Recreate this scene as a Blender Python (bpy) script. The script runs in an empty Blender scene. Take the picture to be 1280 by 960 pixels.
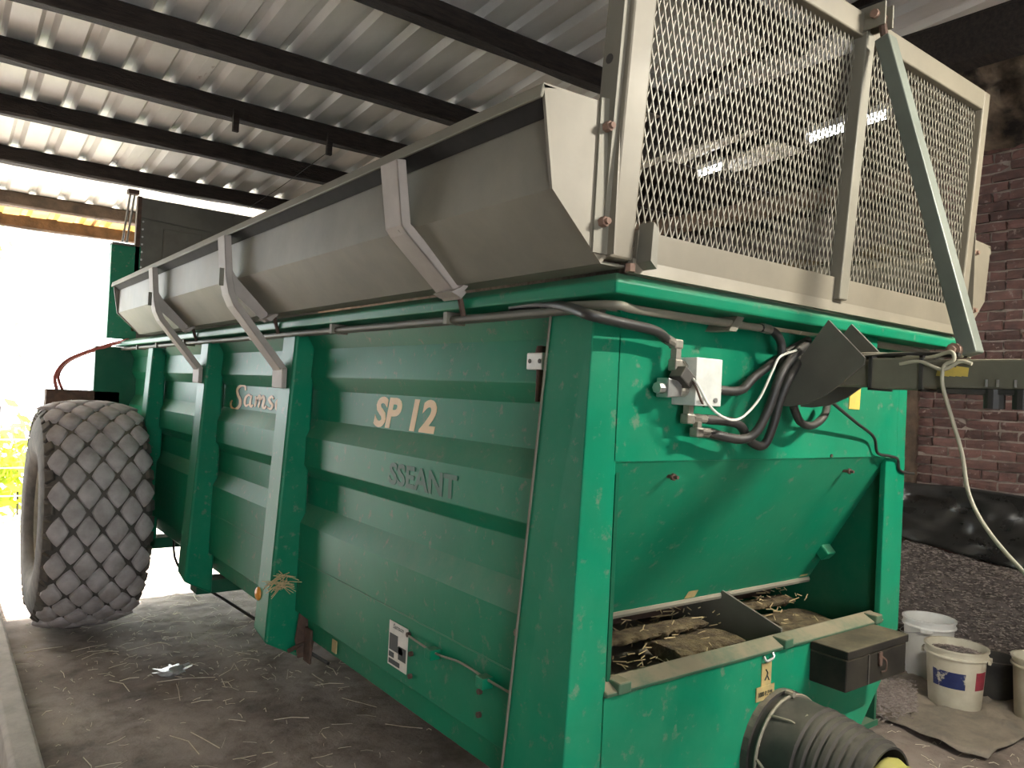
import bpy, bmesh, math, random
from mathutils import Vector, Matrix, noise
random.seed(7)
R = math.radians
SC = bpy.context.scene
COL = SC.collection

# ------------------------------------------------------------------ camera
F, CX, CY = 961.0, 640.0, 480.0
EX = Vector((1270.0, 75.0, F)).normalized()
EY = Vector((-725.0, -22.0, F)); EY = (EY - EX * EX.dot(EY)).normalized()
EZ = EX.cross(EY)
if EZ.y > 0: EZ = -EZ
CAM = Vector((-1.163, -1.186, 1.65))
ROWS = [Vector((EX[i], EY[i], EZ[i])) for i in range(3)]      # camera right, down, forward in world axes
cd = bpy.data.cameras.new('camera'); cam = bpy.data.objects.new('camera', cd); COL.objects.link(cam)
cd.sensor_width = 36.0; cd.lens = 36.0 * F / 1280.0; cd.clip_start = 0.02; cd.clip_end = 200
rm = Matrix((ROWS[0], -ROWS[1], -ROWS[2])).transposed()
cam.matrix_world = Matrix.Translation(CAM) @ rm.to_4x4()
SC.camera = cam

def ray(px, py):
    return ROWS[0] * (px - CX) + ROWS[1] * (py - CY) + ROWS[2] * F
def onx(px, py, X): d = ray(px, py); return CAM + d * ((X - CAM.x) / d.x)
def ony(px, py, Y): d = ray(px, py); return CAM + d * ((Y - CAM.y) / d.y)
def onz(px, py, Z): d = ray(px, py); return CAM + d * ((Z - CAM.z) / d.z)

# ------------------------------------------------------------------ world, sun, exposure
W = bpy.data.worlds.new('sky'); SC.world = W; W.use_nodes = True
W.node_tree.nodes['Background'].inputs[0].default_value = (0.93, 0.97, 1.0, 1)
W.node_tree.nodes['Background'].inputs[1].default_value = 4.8
sl = bpy.data.lights.new('sun', 'SUN'); sl.energy = 30.0; sl.angle = R(2); sl.color = (1, .97, .92)
so = bpy.data.objects.new('sun', sl); COL.objects.link(so)
so.rotation_euler = (R(-38), R(-22), 0)
SC.view_settings.view_transform = 'Standard'; SC.view_settings.look = 'None'
SC.view_settings.gamma = 1.0; SC.view_settings.use_curve_mapping = False
SC.view_settings.exposure = 1.17

# ------------------------------------------------------------------ materials
MATS = {}
def mat(name, col, col2=None, rough=.6, metal=0.0, scale=4.0, detail=6.0, spec=.5, stretch=(1, 1, 1), lo=.35, hi=.65,
        dust=None, dust_amt=0.0, spots=None, spot_scale=9.0, spot_lo=.62, spot_w=.06, bump=0.0, bump_scale=60.0, rnd=0.0, trans=0.0, emit=None, estr=0.0, objco=False):
    m = bpy.data.materials.new(name); m.use_nodes = True; MATS[name] = m
    nt = m.node_tree; N = nt.nodes; L = nt.links; b = N['Principled BSDF']
    b.inputs['Roughness'].default_value = rough; b.inputs['Metallic'].default_value = metal
    b.inputs['Specular IOR Level'].default_value = spec
    if emit:
        b.inputs['Emission Color'].default_value = (*emit, 1); b.inputs['Emission Strength'].default_value = estr
    if objco:
        src = N.new('ShaderNodeTexCoord').outputs['Object']
    else:
        src = N.new('ShaderNodeNewGeometry').outputs['Position']
    mp = N.new('ShaderNodeMapping'); L.new(src, mp.inputs[0]); mp.inputs['Scale'].default_value = stretch
    def nz(sc, det=6.0, ro=.6):
        n = N.new('ShaderNodeTexNoise'); n.inputs['Scale'].default_value = sc; n.inputs['Detail'].default_value = det
        n.inputs['Roughness'].default_value = ro; L.new(mp.outputs[0], n.inputs['Vector']); return n.outputs['Fac']
    def ramp(o, a, c):
        r = N.new('ShaderNodeMapRange'); r.inputs[1].default_value = a; r.inputs[2].default_value = c; r.clamp = True
        L.new(o, r.inputs[0]); return r.outputs[0]
    def mix(f, a, c):
        x = N.new('ShaderNodeMix'); x.data_type = 'RGBA'
        if isinstance(f, float): x.inputs[0].default_value = f
        else: L.new(f, x.inputs[0])
        for k, v in ((6, a), (7, c)):
            if isinstance(v, tuple): x.inputs[k].default_value = (*v, 1)
            else: L.new(v, x.inputs[k])
        return x.outputs[2]
    c = mix(ramp(nz(scale, detail), lo, hi), col, col2 or tuple(v * .75 for v in col))
    if rnd:
        oi = N.new('ShaderNodeObjectInfo'); hs = N.new('ShaderNodeHueSaturation')
        r = N.new('ShaderNodeMapRange'); r.inputs[3].default_value = 1 - rnd; r.inputs[4].default_value = 1 + rnd
        L.new(oi.outputs['Random'], r.inputs[0]); L.new(r.outputs[0], hs.inputs['Value']); L.new(c, hs.inputs['Color']); c = hs.outputs[0]
    if spots:
        c = mix(ramp(nz(spot_scale, 8, .65), spot_lo, spot_lo + spot_w), c, spots)
    if dust:
        g = N.new('ShaderNodeNewGeometry'); sp = N.new('ShaderNodeSeparateXYZ'); L.new(g.outputs['Normal'], sp.inputs[0])
        up = ramp(sp.outputs['Z'], .1, .9)
        ml = N.new('ShaderNodeMath'); ml.operation = 'MULTIPLY'; L.new(up, ml.inputs[0]); L.new(ramp(nz(7, 8, .7), .25, .6), ml.inputs[1])
        m2 = N.new('ShaderNodeMath'); m2.operation = 'MULTIPLY_ADD'; L.new(ml.outputs[0], m2.inputs[0]); m2.inputs[1].default_value = min(1, dust_amt * 2.2)
        m3 = N.new('ShaderNodeMath'); m3.operation = 'MULTIPLY'; L.new(ramp(nz(3.3, 8, .7), .4, .75), m3.inputs[0]); m3.inputs[1].default_value = dust_amt * .5
        L.new(m3.outputs[0], m2.inputs[2]); m2.use_clamp = True
        c = mix(m2.outputs[0], c, dust)
        rr = N.new('ShaderNodeMapRange'); rr.inputs[3].default_value = rough; rr.inputs[4].default_value = .9
        L.new(m2.outputs[0], rr.inputs[0]); L.new(rr.outputs[0], b.inputs['Roughness'])
    L.new(c, b.inputs['Base Color'])
    if bump:
        bp = N.new('ShaderNodeBump'); bp.inputs['Strength'].default_value = min(1, bump); bp.inputs['Distance'].default_value = .02
        L.new(nz(bump_scale, 8, .65), bp.inputs['Height']); L.new(bp.outputs[0], b.inputs['Normal'])
    if trans:
        tr = N.new('ShaderNodeBsdfTranslucent'); L.new(c, tr.inputs[0]); mx = N.new('ShaderNodeMixShader'); mx.inputs[0].default_value = trans
        L.new(b.outputs[0], mx.inputs[1]); L.new(tr.outputs[0], mx.inputs[2]); L.new(mx.outputs[0], N['Material Output'].inputs[0])
    return m

DUST = (.26, .23, .17)
mat('green', (.004, .185, .095), (.004, .15, .076), rough=.38, spec=.12, scale=2.2, dust=DUST, dust_amt=.16, spots=(.09, .17, .11), spot_scale=26, spot_lo=.59, spot_w=.1, bump=.03, bump_scale=14)
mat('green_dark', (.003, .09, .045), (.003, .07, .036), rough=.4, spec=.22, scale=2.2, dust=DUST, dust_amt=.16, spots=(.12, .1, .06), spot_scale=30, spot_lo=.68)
mat('green_dusty', (.012, .085, .045), (.02, .07, .04), rough=.6, scale=6, dust=(.2, .17, .11), dust_amt=.9)
mat('galv', (.19, .178, .138), (.135, .126, .098), rough=.55, metal=.15, scale=3, dust=(.3, .26, .18), dust_amt=.4, bump=.05, bump_scale=30)
mat('sheet', (.19, .168, .125), (.15, .132, .098), rough=.5, metal=.1, scale=5, dust=(.19, .16, .105), dust_amt=.4, spots=(.09, .07, .045), spot_scale=22, spot_lo=.7)
mat('strut', (.38, .33, .295), (.3, .265, .235), rough=.6, metal=.1, scale=8, dust=(.45, .4, .33), dust_amt=.3)
mat('mesh', (.25, .23, .18), (.2, .184, .14), rough=.5, metal=.15, scale=10)
mat('stay', (.13, .15, .125), (.1, .115, .095), rough=.5, metal=.2, scale=6, dust=(.2, .18, .13), dust_amt=.25)
mat('rust', (.1, .055, .038), (.055, .034, .025), rough=.9, scale=25, bump=.2)
mat('bolt', (.24, .15, .11), (.17, .1, .07), rough=.8, scale=40)
mat('steel', (.42, .42, .4), (.3, .3, .28), rough=.35, metal=.7, scale=25)
mat('fitting', (.33, .31, .26), (.24, .22, .18), rough=.4, metal=.6, scale=40)
mat('block', (.66, .67, .62), (.55, .56, .52), rough=.45, metal=.3, scale=30)
mat('rubber', (.013, .013, .013), (.024, .022, .02), rough=.5, scale=14, dust=(.15, .13, .1), dust_amt=.22)
mat('rim_shade', (.012, .011, .01), (.02, .018, .016), rough=.8, spec=.2, scale=10)
mat('black', (.012, .012, .012), (.03, .028, .026), rough=.55, scale=10, dust=(.22, .19, .14), dust_amt=.5)
mat('toolbox', (.006, .006, .006), (.011, .0105, .01), rough=.6, spec=.2, scale=10, dust=(.12, .1, .065), dust_amt=.5)
mat('plate_dark', (.12, .114, .092), (.09, .085, .07), rough=.55, metal=.2, scale=6, dust=(.2, .18, .14), dust_amt=.25)
mat('arm', (.13, .125, .09), (.095, .09, .065), rough=.6, scale=9, dust=(.26, .23, .16), dust_amt=.4)
mat('cable_white', (.72, .7, .62), rough=.5)
mat('cable_beige', (.42, .39, .29), rough=.6)
mat('wire_black', (.02, .018, .015), rough=.6)
mat('yellow', (.62, .46, .1), (.5, .38, .09), rough=.5, scale=30)
mat('yellow_dirty', (.4, .3, .12), (.28, .22, .1), rough=.7, scale=25)
mat('tan', (.66, .44, .2), (.6, .4, .18), rough=.5, scale=20)
mat('outline', (.012, .02, .018), rough=.5)
mat('ghost', (.002, .09, .045), (.002, .07, .037), rough=.5, spec=.35)
mat('white_plate', (.62, .6, .54), (.5, .48, .42), rough=.45, scale=20)
mat('amber', (.75, .3, .03), rough=.3)
mat('tire', (.045, .041, .038), (.1, .088, .076), rough=.85, scale=12, dust=(.2, .17, .12), dust_amt=.3, bump=.15)
mat('tread', (.46, .42, .41), (.3, .27, .255), rough=.8, scale=9, bump=.12, bump_scale=80)
mat('rim', (.36, .34, .27), (.2, .18, .14), rough=.6, scale=7)
mat('wood_dark', (.038, .026, .02), (.014, .01, .008), rough=.9, scale=9, stretch=(1, 6, 6), bump=.9, bump_scale=22)
mat('wood_brown', (.13, .085, .055), (.06, .04, .028), rough=.85, scale=9, bump=.5, bump_scale=30)
mat('planks_rust', (.06, .034, .025), (.035, .022, .016), rough=.7, scale=14, bump=.2)
mat('roof', (.8, .78, .74), (.62, .605, .57), rough=.5, metal=.1, scale=2.5, stretch=(2, .6, 1), lo=.3, hi=.7, spots=(.2, .085, .045), spot_scale=1.7, spot_lo=.665, bump=.04)
mat('amber_sheet', (.62, .47, .26), (.5, .36, .18), rough=.5, scale=5, trans=.6)
mat('brick', (.15, .072, .06), (.085, .046, .042), rough=.85, scale=14, rnd=.35, dust=(.2, .15, .12), dust_amt=.25, spots=(.27, .2, .175), spot_scale=17, spot_lo=.6, bump=.35, bump_scale=45)
mat('mortar', (.36, .3, .26), (.2, .165, .14), rough=.95, scale=12, bump=.4)
mat('dirt', (.46, .385, .325), (.2, .155, .125), rough=.95, scale=1.1, detail=9, bump=1, bump_scale=9, spots=(.1, .076, .06), spot_scale=4.2, spot_lo=.46, spot_w=.3)
mat('yard', (.5, .475, .44), (.42, .4, .37), rough=.95, scale=2, bump=.3)
mat('concrete', (.52, .47, .41), (.4, .36, .31), rough=.9, scale=12, bump=.3)
mat('straw', (.56, .44, .24), (.4, .3, .15), rough=.7, scale=30)
mat('straw_pale', (.85, .78, .6), (.7, .6, .42), rough=.65, scale=20)
mat('hay', (.17, .125, .06), (.06, .042, .022), rough=.95, scale=7, bump=1, bump_scale=40)
mat('manure', (.19, .14, .07), (.06, .042, .022), rough=.95, scale=22, bump=1, bump_scale=60)
mat('chips', (.14, .115, .105), (.075, .062, .056), rough=.9, scale=40, rnd=0)
mat('chips_light', (.36, .3, .27), (.2, .165, .145), rough=.9, scale=40)
mat('tarp_black', (.012, .012, .012), (.025, .024, .022), rough=.26, scale=5, dust=(.07, .06, .05), dust_amt=.2)
mat('tarp_grey', (.17, .15, .125), (.1, .09, .075), rough=.7, scale=6, dust=(.3, .25, .19), dust_amt=.4)
mat('rags', (.22, .16, .11), (.016, .012, .009), rough=.9, scale=4, bump=1, bump_scale=9)
mat('bucket', (.6, .57, .46), (.47, .43, .32), rough=.45, scale=7, dust=(.35, .29, .2), dust_amt=.3)
mat('bucket_white', (.72, .72, .69), (.62, .61, .57), rough=.4, scale=6)
mat('label_blue', (.01, .018, .085), (.014, .026, .11), rough=.5, scale=25, spots=(.5, .46, .36), spot_scale=16, spot_lo=.56)
mat('label_red', (.3, .03, .05), (.22, .03, .045), rough=.5, scale=30)
mat('foil', (.6, .6, .58), (.4, .4, .4), rough=.3, metal=.7, scale=30, bump=.5)
mat('lamp_white', (.8, .8, .8), rough=.5)
mat('tube_glow', (.9, .9, .9), rough=.5, emit=(.93, .96, 1.0), estr=11.0)
mat('added_tube_glow', (.9, .9, .9), rough=.5, emit=(1.0, .95, .84), estr=880.0)
mat('leaf', (.14, .3, .04), (.22, .36, .06), rough=.6, scale=3, trans=.4)
mat('leaf_yellow', (.5, .56, .05), (.36, .46, .05), rough=.6, scale=4, trans=.4)
mat('bark', (.12, .09, .07), rough=.9, bump=.5)
mat('fence_metal', (.4, .41, .42), rough=.5, metal=.5)
mat('hose_red', (.36, .07, .05), (.28, .06, .045), rough=.6)
mat('yellow_guard', (.42, .4, .05), (.33, .31, .04), rough=.5, scale=8, dust=(.3, .27, .12), dust_amt=.3)

# ------------------------------------------------------------------ mesh helpers
def nb(): return bmesh.new()
def hexa(bm, p):                                                   # 8 corners: bottom loop then top loop
    v = [bm.verts.new(q) for q in p]
    for f in ((3, 2, 1, 0), (4, 5, 6, 7), (0, 1, 5, 4), (1, 2, 6, 5), (2, 3, 7, 6), (3, 0, 4, 7)): bm.faces.new([v[i] for i in f])
def box(bm, a, b):
    x0, y0, z0 = a; x1, y1, z1 = b
    hexa(bm, [(x0, y0, z0), (x1, y0, z0), (x1, y1, z0), (x0, y1, z0), (x0, y0, z1), (x1, y0, z1), (x1, y1, z1), (x0, y1, z1)])
def loops(bm, ls, close=True, caps=True):                          # skin between equal-length vertex loops
    vs = [[bm.verts.new(p) for p in l] for l in ls]; n = len(vs[0])
    for a, b in zip(vs, vs[1:]):
        for i in range(n if close else n - 1):
            j = (i + 1) % n; bm.faces.new((a[i], a[j], b[j], b[i]))
    if caps and close:
        bm.faces.new(vs[0][::-1]); bm.faces.new(vs[-1])
    return vs
def prism(bm, poly, ax, a0, a1):                                   # poly in the two other axes (in xyz order), extruded along ax
    def mk(u, v, w): return {'x': (w, u, v), 'y': (u, w, v), 'z': (u, v, w)}[ax]
    loops(bm, [[mk(u, v, a0) for u, v in poly], [mk(u, v, a1) for u, v in poly]])
def tube(bm, pts, r, seg=8, caps=True):
    pts = [Vector(p) for p in pts]; n = len(pts); rs = r if isinstance(r, (list, tuple)) else [r] * n
    ls = []; up = None
    for i, p in enumerate(pts):
        t = (pts[min(i + 1, n - 1)] - pts[max(i - 1, 0)])
        if t.length < 1e-9: t = Vector((0, 0, 1))
        t.normalize()
        if up is None: up = t.orthogonal().normalized()
        else:
            up = (up - t * up.dot(t)); up = up.normalized() if up.length > 1e-6 else t.orthogonal().normalized()
        s = t.cross(up)
        ls.append([p + (up * math.cos(2 * math.pi * k / seg) + s * math.sin(2 * math.pi * k / seg)) * rs[i] for k in range(seg)])
    loops(bm, ls, True, caps)
def spline(pts, n=8):
    P = [Vector(p) for p in pts]; out = []
    for i in range(len(P) - 1):
        a, b, c, d = P[max(i - 1, 0)], P[i], P[i + 1], P[min(i + 2, len(P) - 1)]
        for k in range(n):
            t = k / n
            out.append(.5 * ((2 * b) + (c - a) * t + (2 * a - 5 * b + 4 * c - d) * t * t + (3 * b - a - 3 * c + d) * t ** 3))
    out.append(P[-1]); return out
def cyl(bm, a, b, r, seg=12, r2=None): tube(bm, [a, b], [r, r2 if r2 is not None else r], seg)
def lathe(bm, prof, c, ax='z', seg=32, caps=False):                # prof: (radius, height)
    c = Vector(c); ls = []
    for r, h in prof:
        l = []
        for k in range(seg):
            a = 2 * math.pi * k / seg; u, v = r * math.cos(a), r * math.sin(a)
            l.append(c + Vector({'z': (u, v, h), 'x': (h, u, v), 'y': (v, h, u)}[ax]))
        ls.append(l)
    loops(bm, ls, True, caps)
def fin(name, bm, m, parent=None, bevel=0.0, smooth=False, org=None):
    bmesh.ops.recalc_face_normals(bm, faces=bm.faces)
    base = Vector((0, 0, 0))
    if parent is not None: base = parent.get('_w', None); base = Vector(base) if base is not None else Vector((0, 0, 0))
    o0 = Vector(org) if org is not None else base
    for v in bm.verts: v.co -= o0
    me = bpy.data.meshes.new(name); bm.to_mesh(me); bm.free()
    me.materials.append(MATS[m])
    if smooth:
        for p in me.polygons: p.use_smooth = True
        if hasattr(me, 'set_sharp_from_angle'): me.set_sharp_from_angle(angle=R(62))
    o = bpy.data.objects.new(name, me); COL.objects.link(o)
    if parent is not None: o.parent = parent
    o.location = o0 - base; o['_w'] = tuple(o0)
    if bevel:
        b = o.modifiers.new('bevel', 'BEVEL'); b.width = bevel; b.segments = 2; b.limit_method = 'ANGLE'; b.angle_limit = R(35)
    return o
def tag(o, label=None, cat=None, group=None, kind=None):
    if label: o['label'] = label
    if cat: o['category'] = cat
    if group: o['group'] = group
    if kind: o['kind'] = kind
    return o
def empty(name, loc, label=None, cat=None, group=None, kind=None):
    o = bpy.data.objects.new(name, None); COL.objects.link(o); o.location = loc; o.empty_display_size = .1; o['_w'] = tuple(loc)
    return tag(o, label, cat, group, kind)
def inst(src, parent, mw):                                         # shared-mesh copy placed by world matrix
    o = src.copy(); COL.objects.link(o); o.parent = parent
    b = Vector(parent['_w']); m = mw.copy(); m.translation -= b
    o.matrix_local = m; return o
def text_bm(body, size, shear=0.0, ext=.0004, space=1.0, bold=0.0):
    cu = bpy.data.curves.new('t', 'FONT'); cu.body = body; cu.size = size; cu.shear = shear; cu.extrude = ext; cu.space_character = space
    cu.resolution_u = 4; cu.offset = bold
    o = bpy.data.objects.new('t', cu); COL.objects.link(o); bpy.context.view_layer.update()
    dg = bpy.context.evaluated_depsgraph_get(); me = bpy.data.meshes.new_from_object(o.evaluated_get(dg))
    bm = nb(); bm.from_mesh(me); bpy.data.objects.remove(o); bpy.data.curves.remove(cu); bpy.data.meshes.remove(me); return bm
def letters(bm, m, parent, label=None, name='letter'):                              # each letter its own flat piece
    left = set(bm.verts); out = []
    while left:
        st = [left.pop()]; isl = set(st)
        while st:
            v = st.pop()
            for e in v.link_edges:
                w = e.other_vert(v)
                if w not in isl: isl.add(w); left.discard(w); st.append(w)
        b2 = nb(); mp = {v: b2.verts.new(v.co) for v in isl}
        for f in bm.faces:
            if f.verts[0] in isl: b2.faces.new([mp[v] for v in f.verts])
        o = fin(name, b2, m, parent); out.append(o)
        if label: o['label'] = label
    bm.free(); return out
def fit(bm, w, h):
    xs = [v.co.x for v in bm.verts]; ys = [v.co.y for v in bm.verts]; x0, x1, y0, y1 = min(xs), max(xs), min(ys), max(ys)
    for v in bm.verts: v.co.x = (v.co.x - x0) / (x1 - x0) * w; v.co.y = (v.co.y - y0) / (y1 - y0) * h
def side_place(bm, Y, Z, X):                                       # lettering frame -> side panel (reads towards -Y)
    for v in bm.verts: x, y, z = v.co; v.co = Vector((X - z, Y - x, Z + y))
def front_place(bm, X, Z, Y):
    for v in bm.verts: x, y, z = v.co; v.co = Vector((X + x, Y - z, Z + y))

# ================================================================== STRUCTURE
# ---- floor
def gridmesh(x0, x1, y0, y1, nx, ny, fz):
    bm = nb(); vs = [[bm.verts.new((x0 + (x1 - x0) * i / nx, y0 + (y1 - y0) * j / ny, fz(x0 + (x1 - x0) * i / nx, y0 + (y1 - y0) * j / ny))) for i in range(nx + 1)] for j in range(ny + 1)]
    for j in range(ny):
        for i in range(nx): bm.faces.new((vs[j][i], vs[j][i + 1], vs[j + 1][i + 1], vs[j + 1][i]))
    return bm
def fl(x, y):
    z = .012 * noise.noise((x * 2.1, y * 2.1, 0)) + .01 * noise.noise((x * 7, y * 7, 3)) + .006 * noise.noise((x * 17, y * 11, 6))
    return z - .016
def fl2(x, y):
    z = fl(x, y)
    if x < -.86: z -= .35 * min(1, (-.86 - x) / .1)
    return z
tag(fin('floor', gridmesh(-4.2, 7.4, -4.2, 7.6, 300, 300, fl2), 'dirt', smooth=True), kind='structure')
tag(fin('ground', gridmesh(-14, 14, 7.6, 24, 30, 24, lambda x, y: -.02 + .03 * noise.noise((x, y, 0))), 'yard', smooth=True), kind='structure')
bm = nb(); prism(bm, [(-.85, -.4), (-.745, -.4), (-.735, .105), (-.75, .12), (-.835, .12), (-.85, .105)], 'y', -2.0, 7.4)
tag(fin('trim_1', bm, 'concrete', bevel=.006), kind='structure', label='long pale concrete kerb edging the barn floor')

# ---- metal roof (slopes down to the back), purlins
RZ, RS = 3.75, .094
def rz(y): return RZ - RS * y
ceil = empty('ceiling', (0, 3, RZ), kind='structure')
PITCH = .2135; X_R = .093                                            # one rib passes X = X_R
def roof_sheet(k0, n, y0, y1, dz, m):
    prof = []
    for i in range(n):
        c = X_R + (k0 + i) * PITCH
        prof += [(c - .5 * PITCH, 0), (c - .045, 0), (c - .02, .036), (c + .02, .036), (c + .045, 0)]
        if i == n - 1: prof.append((c + .5 * PITCH + .03, 0))
    # small stiffening beads in the pans come with the profile
    bm = nb(); ny = 6
    ls = []
    for j in range(ny + 1):
        y = y0 + (y1 - y0) * j / ny
        ls.append([(x, y, rz(y) + h + dz + .004 * math.sin(x * 3 + y)) for x, h in prof])
    loops(bm, ls, False)
    o = fin('roof_sheet', bm, m, ceil, org=((prof[0][0] + prof[-1][0]) / 2, (y0 + y1) / 2, rz((y0 + y1) / 2)))
    s = o.modifiers.new('thick', 'SOLIDIFY'); s.thickness = .0015
    return o
for k in range(-20, 15, 5):
    roof_sheet(k, 5, -4.2, 4.86, .006 + (.002 if (k // 5) % 2 else 0), 'roof')
    roof_sheet(k, 5, 4.7, 6.75, -.004 + (.002 if (k // 5) % 2 else 0), 'roof')
    roof_sheet(k, 5, 6.65, 7.55, -.012, 'amber_sheet')
def rough_beam(name, x0, x1, y, z, w, h, m, parent, wob=.012, n=40, ax='x', seed=0.0):
    bm = nb(); ls = []
    for i in range(n + 1):
        t = x0 + (x1 - x0) * i / n; l = []
        for (a, b) in ((-.5, -.4), (-.35, -.5), (.35, -.5), (.5, -.4), (.5, .4), (.4, .5), (-.4, .5), (-.5, .4)):
            da = wob * noise.noise((t * 2.3, a * 3 + seed, b * 3)) + .006 * noise.noise((t * 14, a * 9, b * 9 + seed)); db = wob * noise.noise((t * 1.7 + 9, a * 3, b * 3 + seed))
            sag = .02 * math.sin(t * 1.3 + seed)
            u, v = a * w + da + sag, b * h + db * (0 if b > 0 else 1)
            l.append((t, y + u, z + v) if ax == 'x' else (y + u, t, z + v))
        ls.append(l)
    loops(bm, ls)
    c = ((x0 + x1) / 2, y, z) if ax == 'x' else (y, (x0 + x1) / 2, z)
    return fin(name, bm, m, parent, org=c)
for i, y in enumerate((-3.0, -1.9, -.75, .3, 1.2, 2.08, 3.0, 3.72, 4.48, 5.38, 6.5, 7.18)):
    h = .115
    rough_beam('purlin', -4.3, 2.45, y, rz(y) - .06, .11, h, 'wood_dark' if i < 10 else 'wood_brown', ceil, seed=i * 3.7)
for (px, py, yy) in ((292, 150, 3.72), (408, 180, 3.72)):           # short peg stubs nailed under a purlin
    p = ony(px, py, yy); bm = nb(); box(bm, (p.x - .018, p.y - .06, p.z - .085), (p.x + .018, p.y - .035, p.z + .06))
    fin('purlin_peg', bm, 'wood_dark', ceil, org=p)
bm = nb(); a = ony(290, 272, 5.0); b = ony(410, 190, 3.66); tube(bm, spline([a, (a + b) / 2 + Vector((0, 0, -.02)), b], 6), .0022, 5)
tag(fin('hanging_wire', bm, 'wire_black'), 'thin wire strung slack under the metal roof', 'wire')

# ---- old stone part on the right: valley beam, loft boards, brick wall
rough_beam('valley_beam', -4.2, 7.5, 2.5, 3.34, .16, .2, 'wood_dark', ceil, ax='y', seed=2.2)
for i in range(16):
    y0 = -4.2 + i * .74
    bm = nb(); box(bm, (2.42, y0, 4.02), (7.4, y0 + .72, 4.06)); fin('loft_board', bm, 'wood_dark', ceil, org=(4.9, y0 + .36, 4.04))
for y in (-1.2, 0.1, 1.75, 3.2, 4.7):
    rough_beam('loft_joist', 2.4, 7.3, y, 3.93, .12, .16, 'wood_dark', ceil, seed=y)
for i in range(16):
    y0 = -4.2 + i * .74
    bm = nb(); box(bm, (2.44, y0, rz(y0 + .37) - .03), (2.47, y0 + .735, 4.03)); fin('gap_board', bm, 'wood_dark', ceil, org=(2.45, y0 + .37, 3.8))  # boards added to shut the gap where sunlight leaked in
WX = 4.6
bm = nb(); box(bm, (WX + .012, -4.2, -.05), (WX + .3, 1.5, 4.02))
wr = tag(fin('wall_right', bm, 'mortar'), kind='structure')
bt = mat('brickwork', (.15, .072, .06), (.085, .046, .042), rough=.85, scale=14, bump=.3)      # same brickwork where single bricks are out of the frame
_n = bt.node_tree; _b = _n.nodes.new('ShaderNodeTexBrick'); _g = _n.nodes.new('ShaderNodeNewGeometry'); _s = _n.nodes.new('ShaderNodeSeparateXYZ'); _c = _n.nodes.new('ShaderNodeCombineXYZ')
_n.links.new(_g.outputs['Position'], _s.inputs[0]); _n.links.new(_s.outputs['Y'], _c.inputs[0]); _n.links.new(_s.outputs['Z'], _c.inputs[1]); _n.links.new(_c.outputs[0], _b.inputs['Vector'])
_b.inputs['Scale'].default_value = 1.0; _b.inputs['Brick Width'].default_value = .216; _b.inputs['Row Height'].default_value = .068; _b.inputs['Mortar Size'].default_value = .006
_b.inputs['Color1'].default_value = (.15, .072, .06, 1); _b.inputs['Color2'].default_value = (.085, .046, .042, 1); _b.inputs['Mortar'].default_value = (.3, .25, .215, 1)
_n.links.new(_b.outputs['Color'], _n.nodes['Principled BSDF'].inputs['Base Color'])
bm = nb(); box(bm, (WX, -4.19, -.04), (WX + .05, .515, 4.0)); fin('far_brickwork', bm, 'brickwork', wr)
bm = nb(); box(bm, (WX, .515, -.04), (WX + .05, 1.5, 1.085)); fin('far_brickwork', bm, 'brickwork', wr)
def brick_mesh(L, H, seed):
    bm = nb(); box(bm, (-.055, -L / 2, -H / 2), (.055, L / 2, H / 2))
    bmesh.ops.subdivide_edges(bm, edges=bm.edges[:], cuts=1, use_grid_fill=True)
    for v in bm.verts:
        v.co += Vector((noise.noise(v.co * 19 + Vector((seed, 0, 0))), noise.noise(v.co * 23 + Vector((0, seed, 0))), noise.noise(v.co * 21 + Vector((0, 0, seed))))) * .011
        for k, hh in ((1, L / 2), (2, H / 2)):
            if v.co.x < 0 and abs(v.co[k]) > hh * .8: v.co.x += .004
    return bm
BR = []
for i in range(4):
    o = fin('brick', brick_mesh(.205, .056, i * 7.3), 'brick', None); BR.append(o)
for i in range(3):
    o = fin('brick', brick_mesh(.098, .056, 50 + i * 5.1), 'brick', None); BR.append(o)
CH = .068; nbk = 0
used = set()
for c in range(16, 58):
    z = .034 + c * CH
    hdr = (c % 4 == 2); y = 1.5; first = True
    while y > .52:
        if hdr: L, i = .098, 4 + (c + nbk) % 3
        else: L, i = .205, (c * 3 + nbk) % 4
        if first and c % 2 and not hdr: L, i = .098, 4 + c % 3
        first = False
        yc = y - L / 2
        if not (z > 3.5 and random.random() < .45):
            mw = Matrix.Translation((WX + .058 - random.uniform(0, .022), yc, z)) @ Matrix.Rotation(random.uniform(-.035, .035), 4, 'X') @ Matrix.Rotation(random.uniform(-.07, .07), 4, 'Z')
            if i not in used:
                used.add(i); BR[i].parent = wr; BR[i].matrix_local = mw
            else: inst(BR[i], wr, mw)
            nbk += 1
        y -= L + .011
print('bricks', nbk)
for y0, y1, z1 in ((1.5, 1.6, 3.3),):
    bm = nb(); box(bm, (WX - .03, y0, 0), (WX + .25, y1, z1)); tag(fin('trim_2', bm, 'wood_brown', bevel=.01), kind='structure')
rough_beam('wall_plate', 1.4, 7.4, WX + .1, 3.42, .18, .14, 'wood_brown', ceil, ax='y', seed=5)
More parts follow.
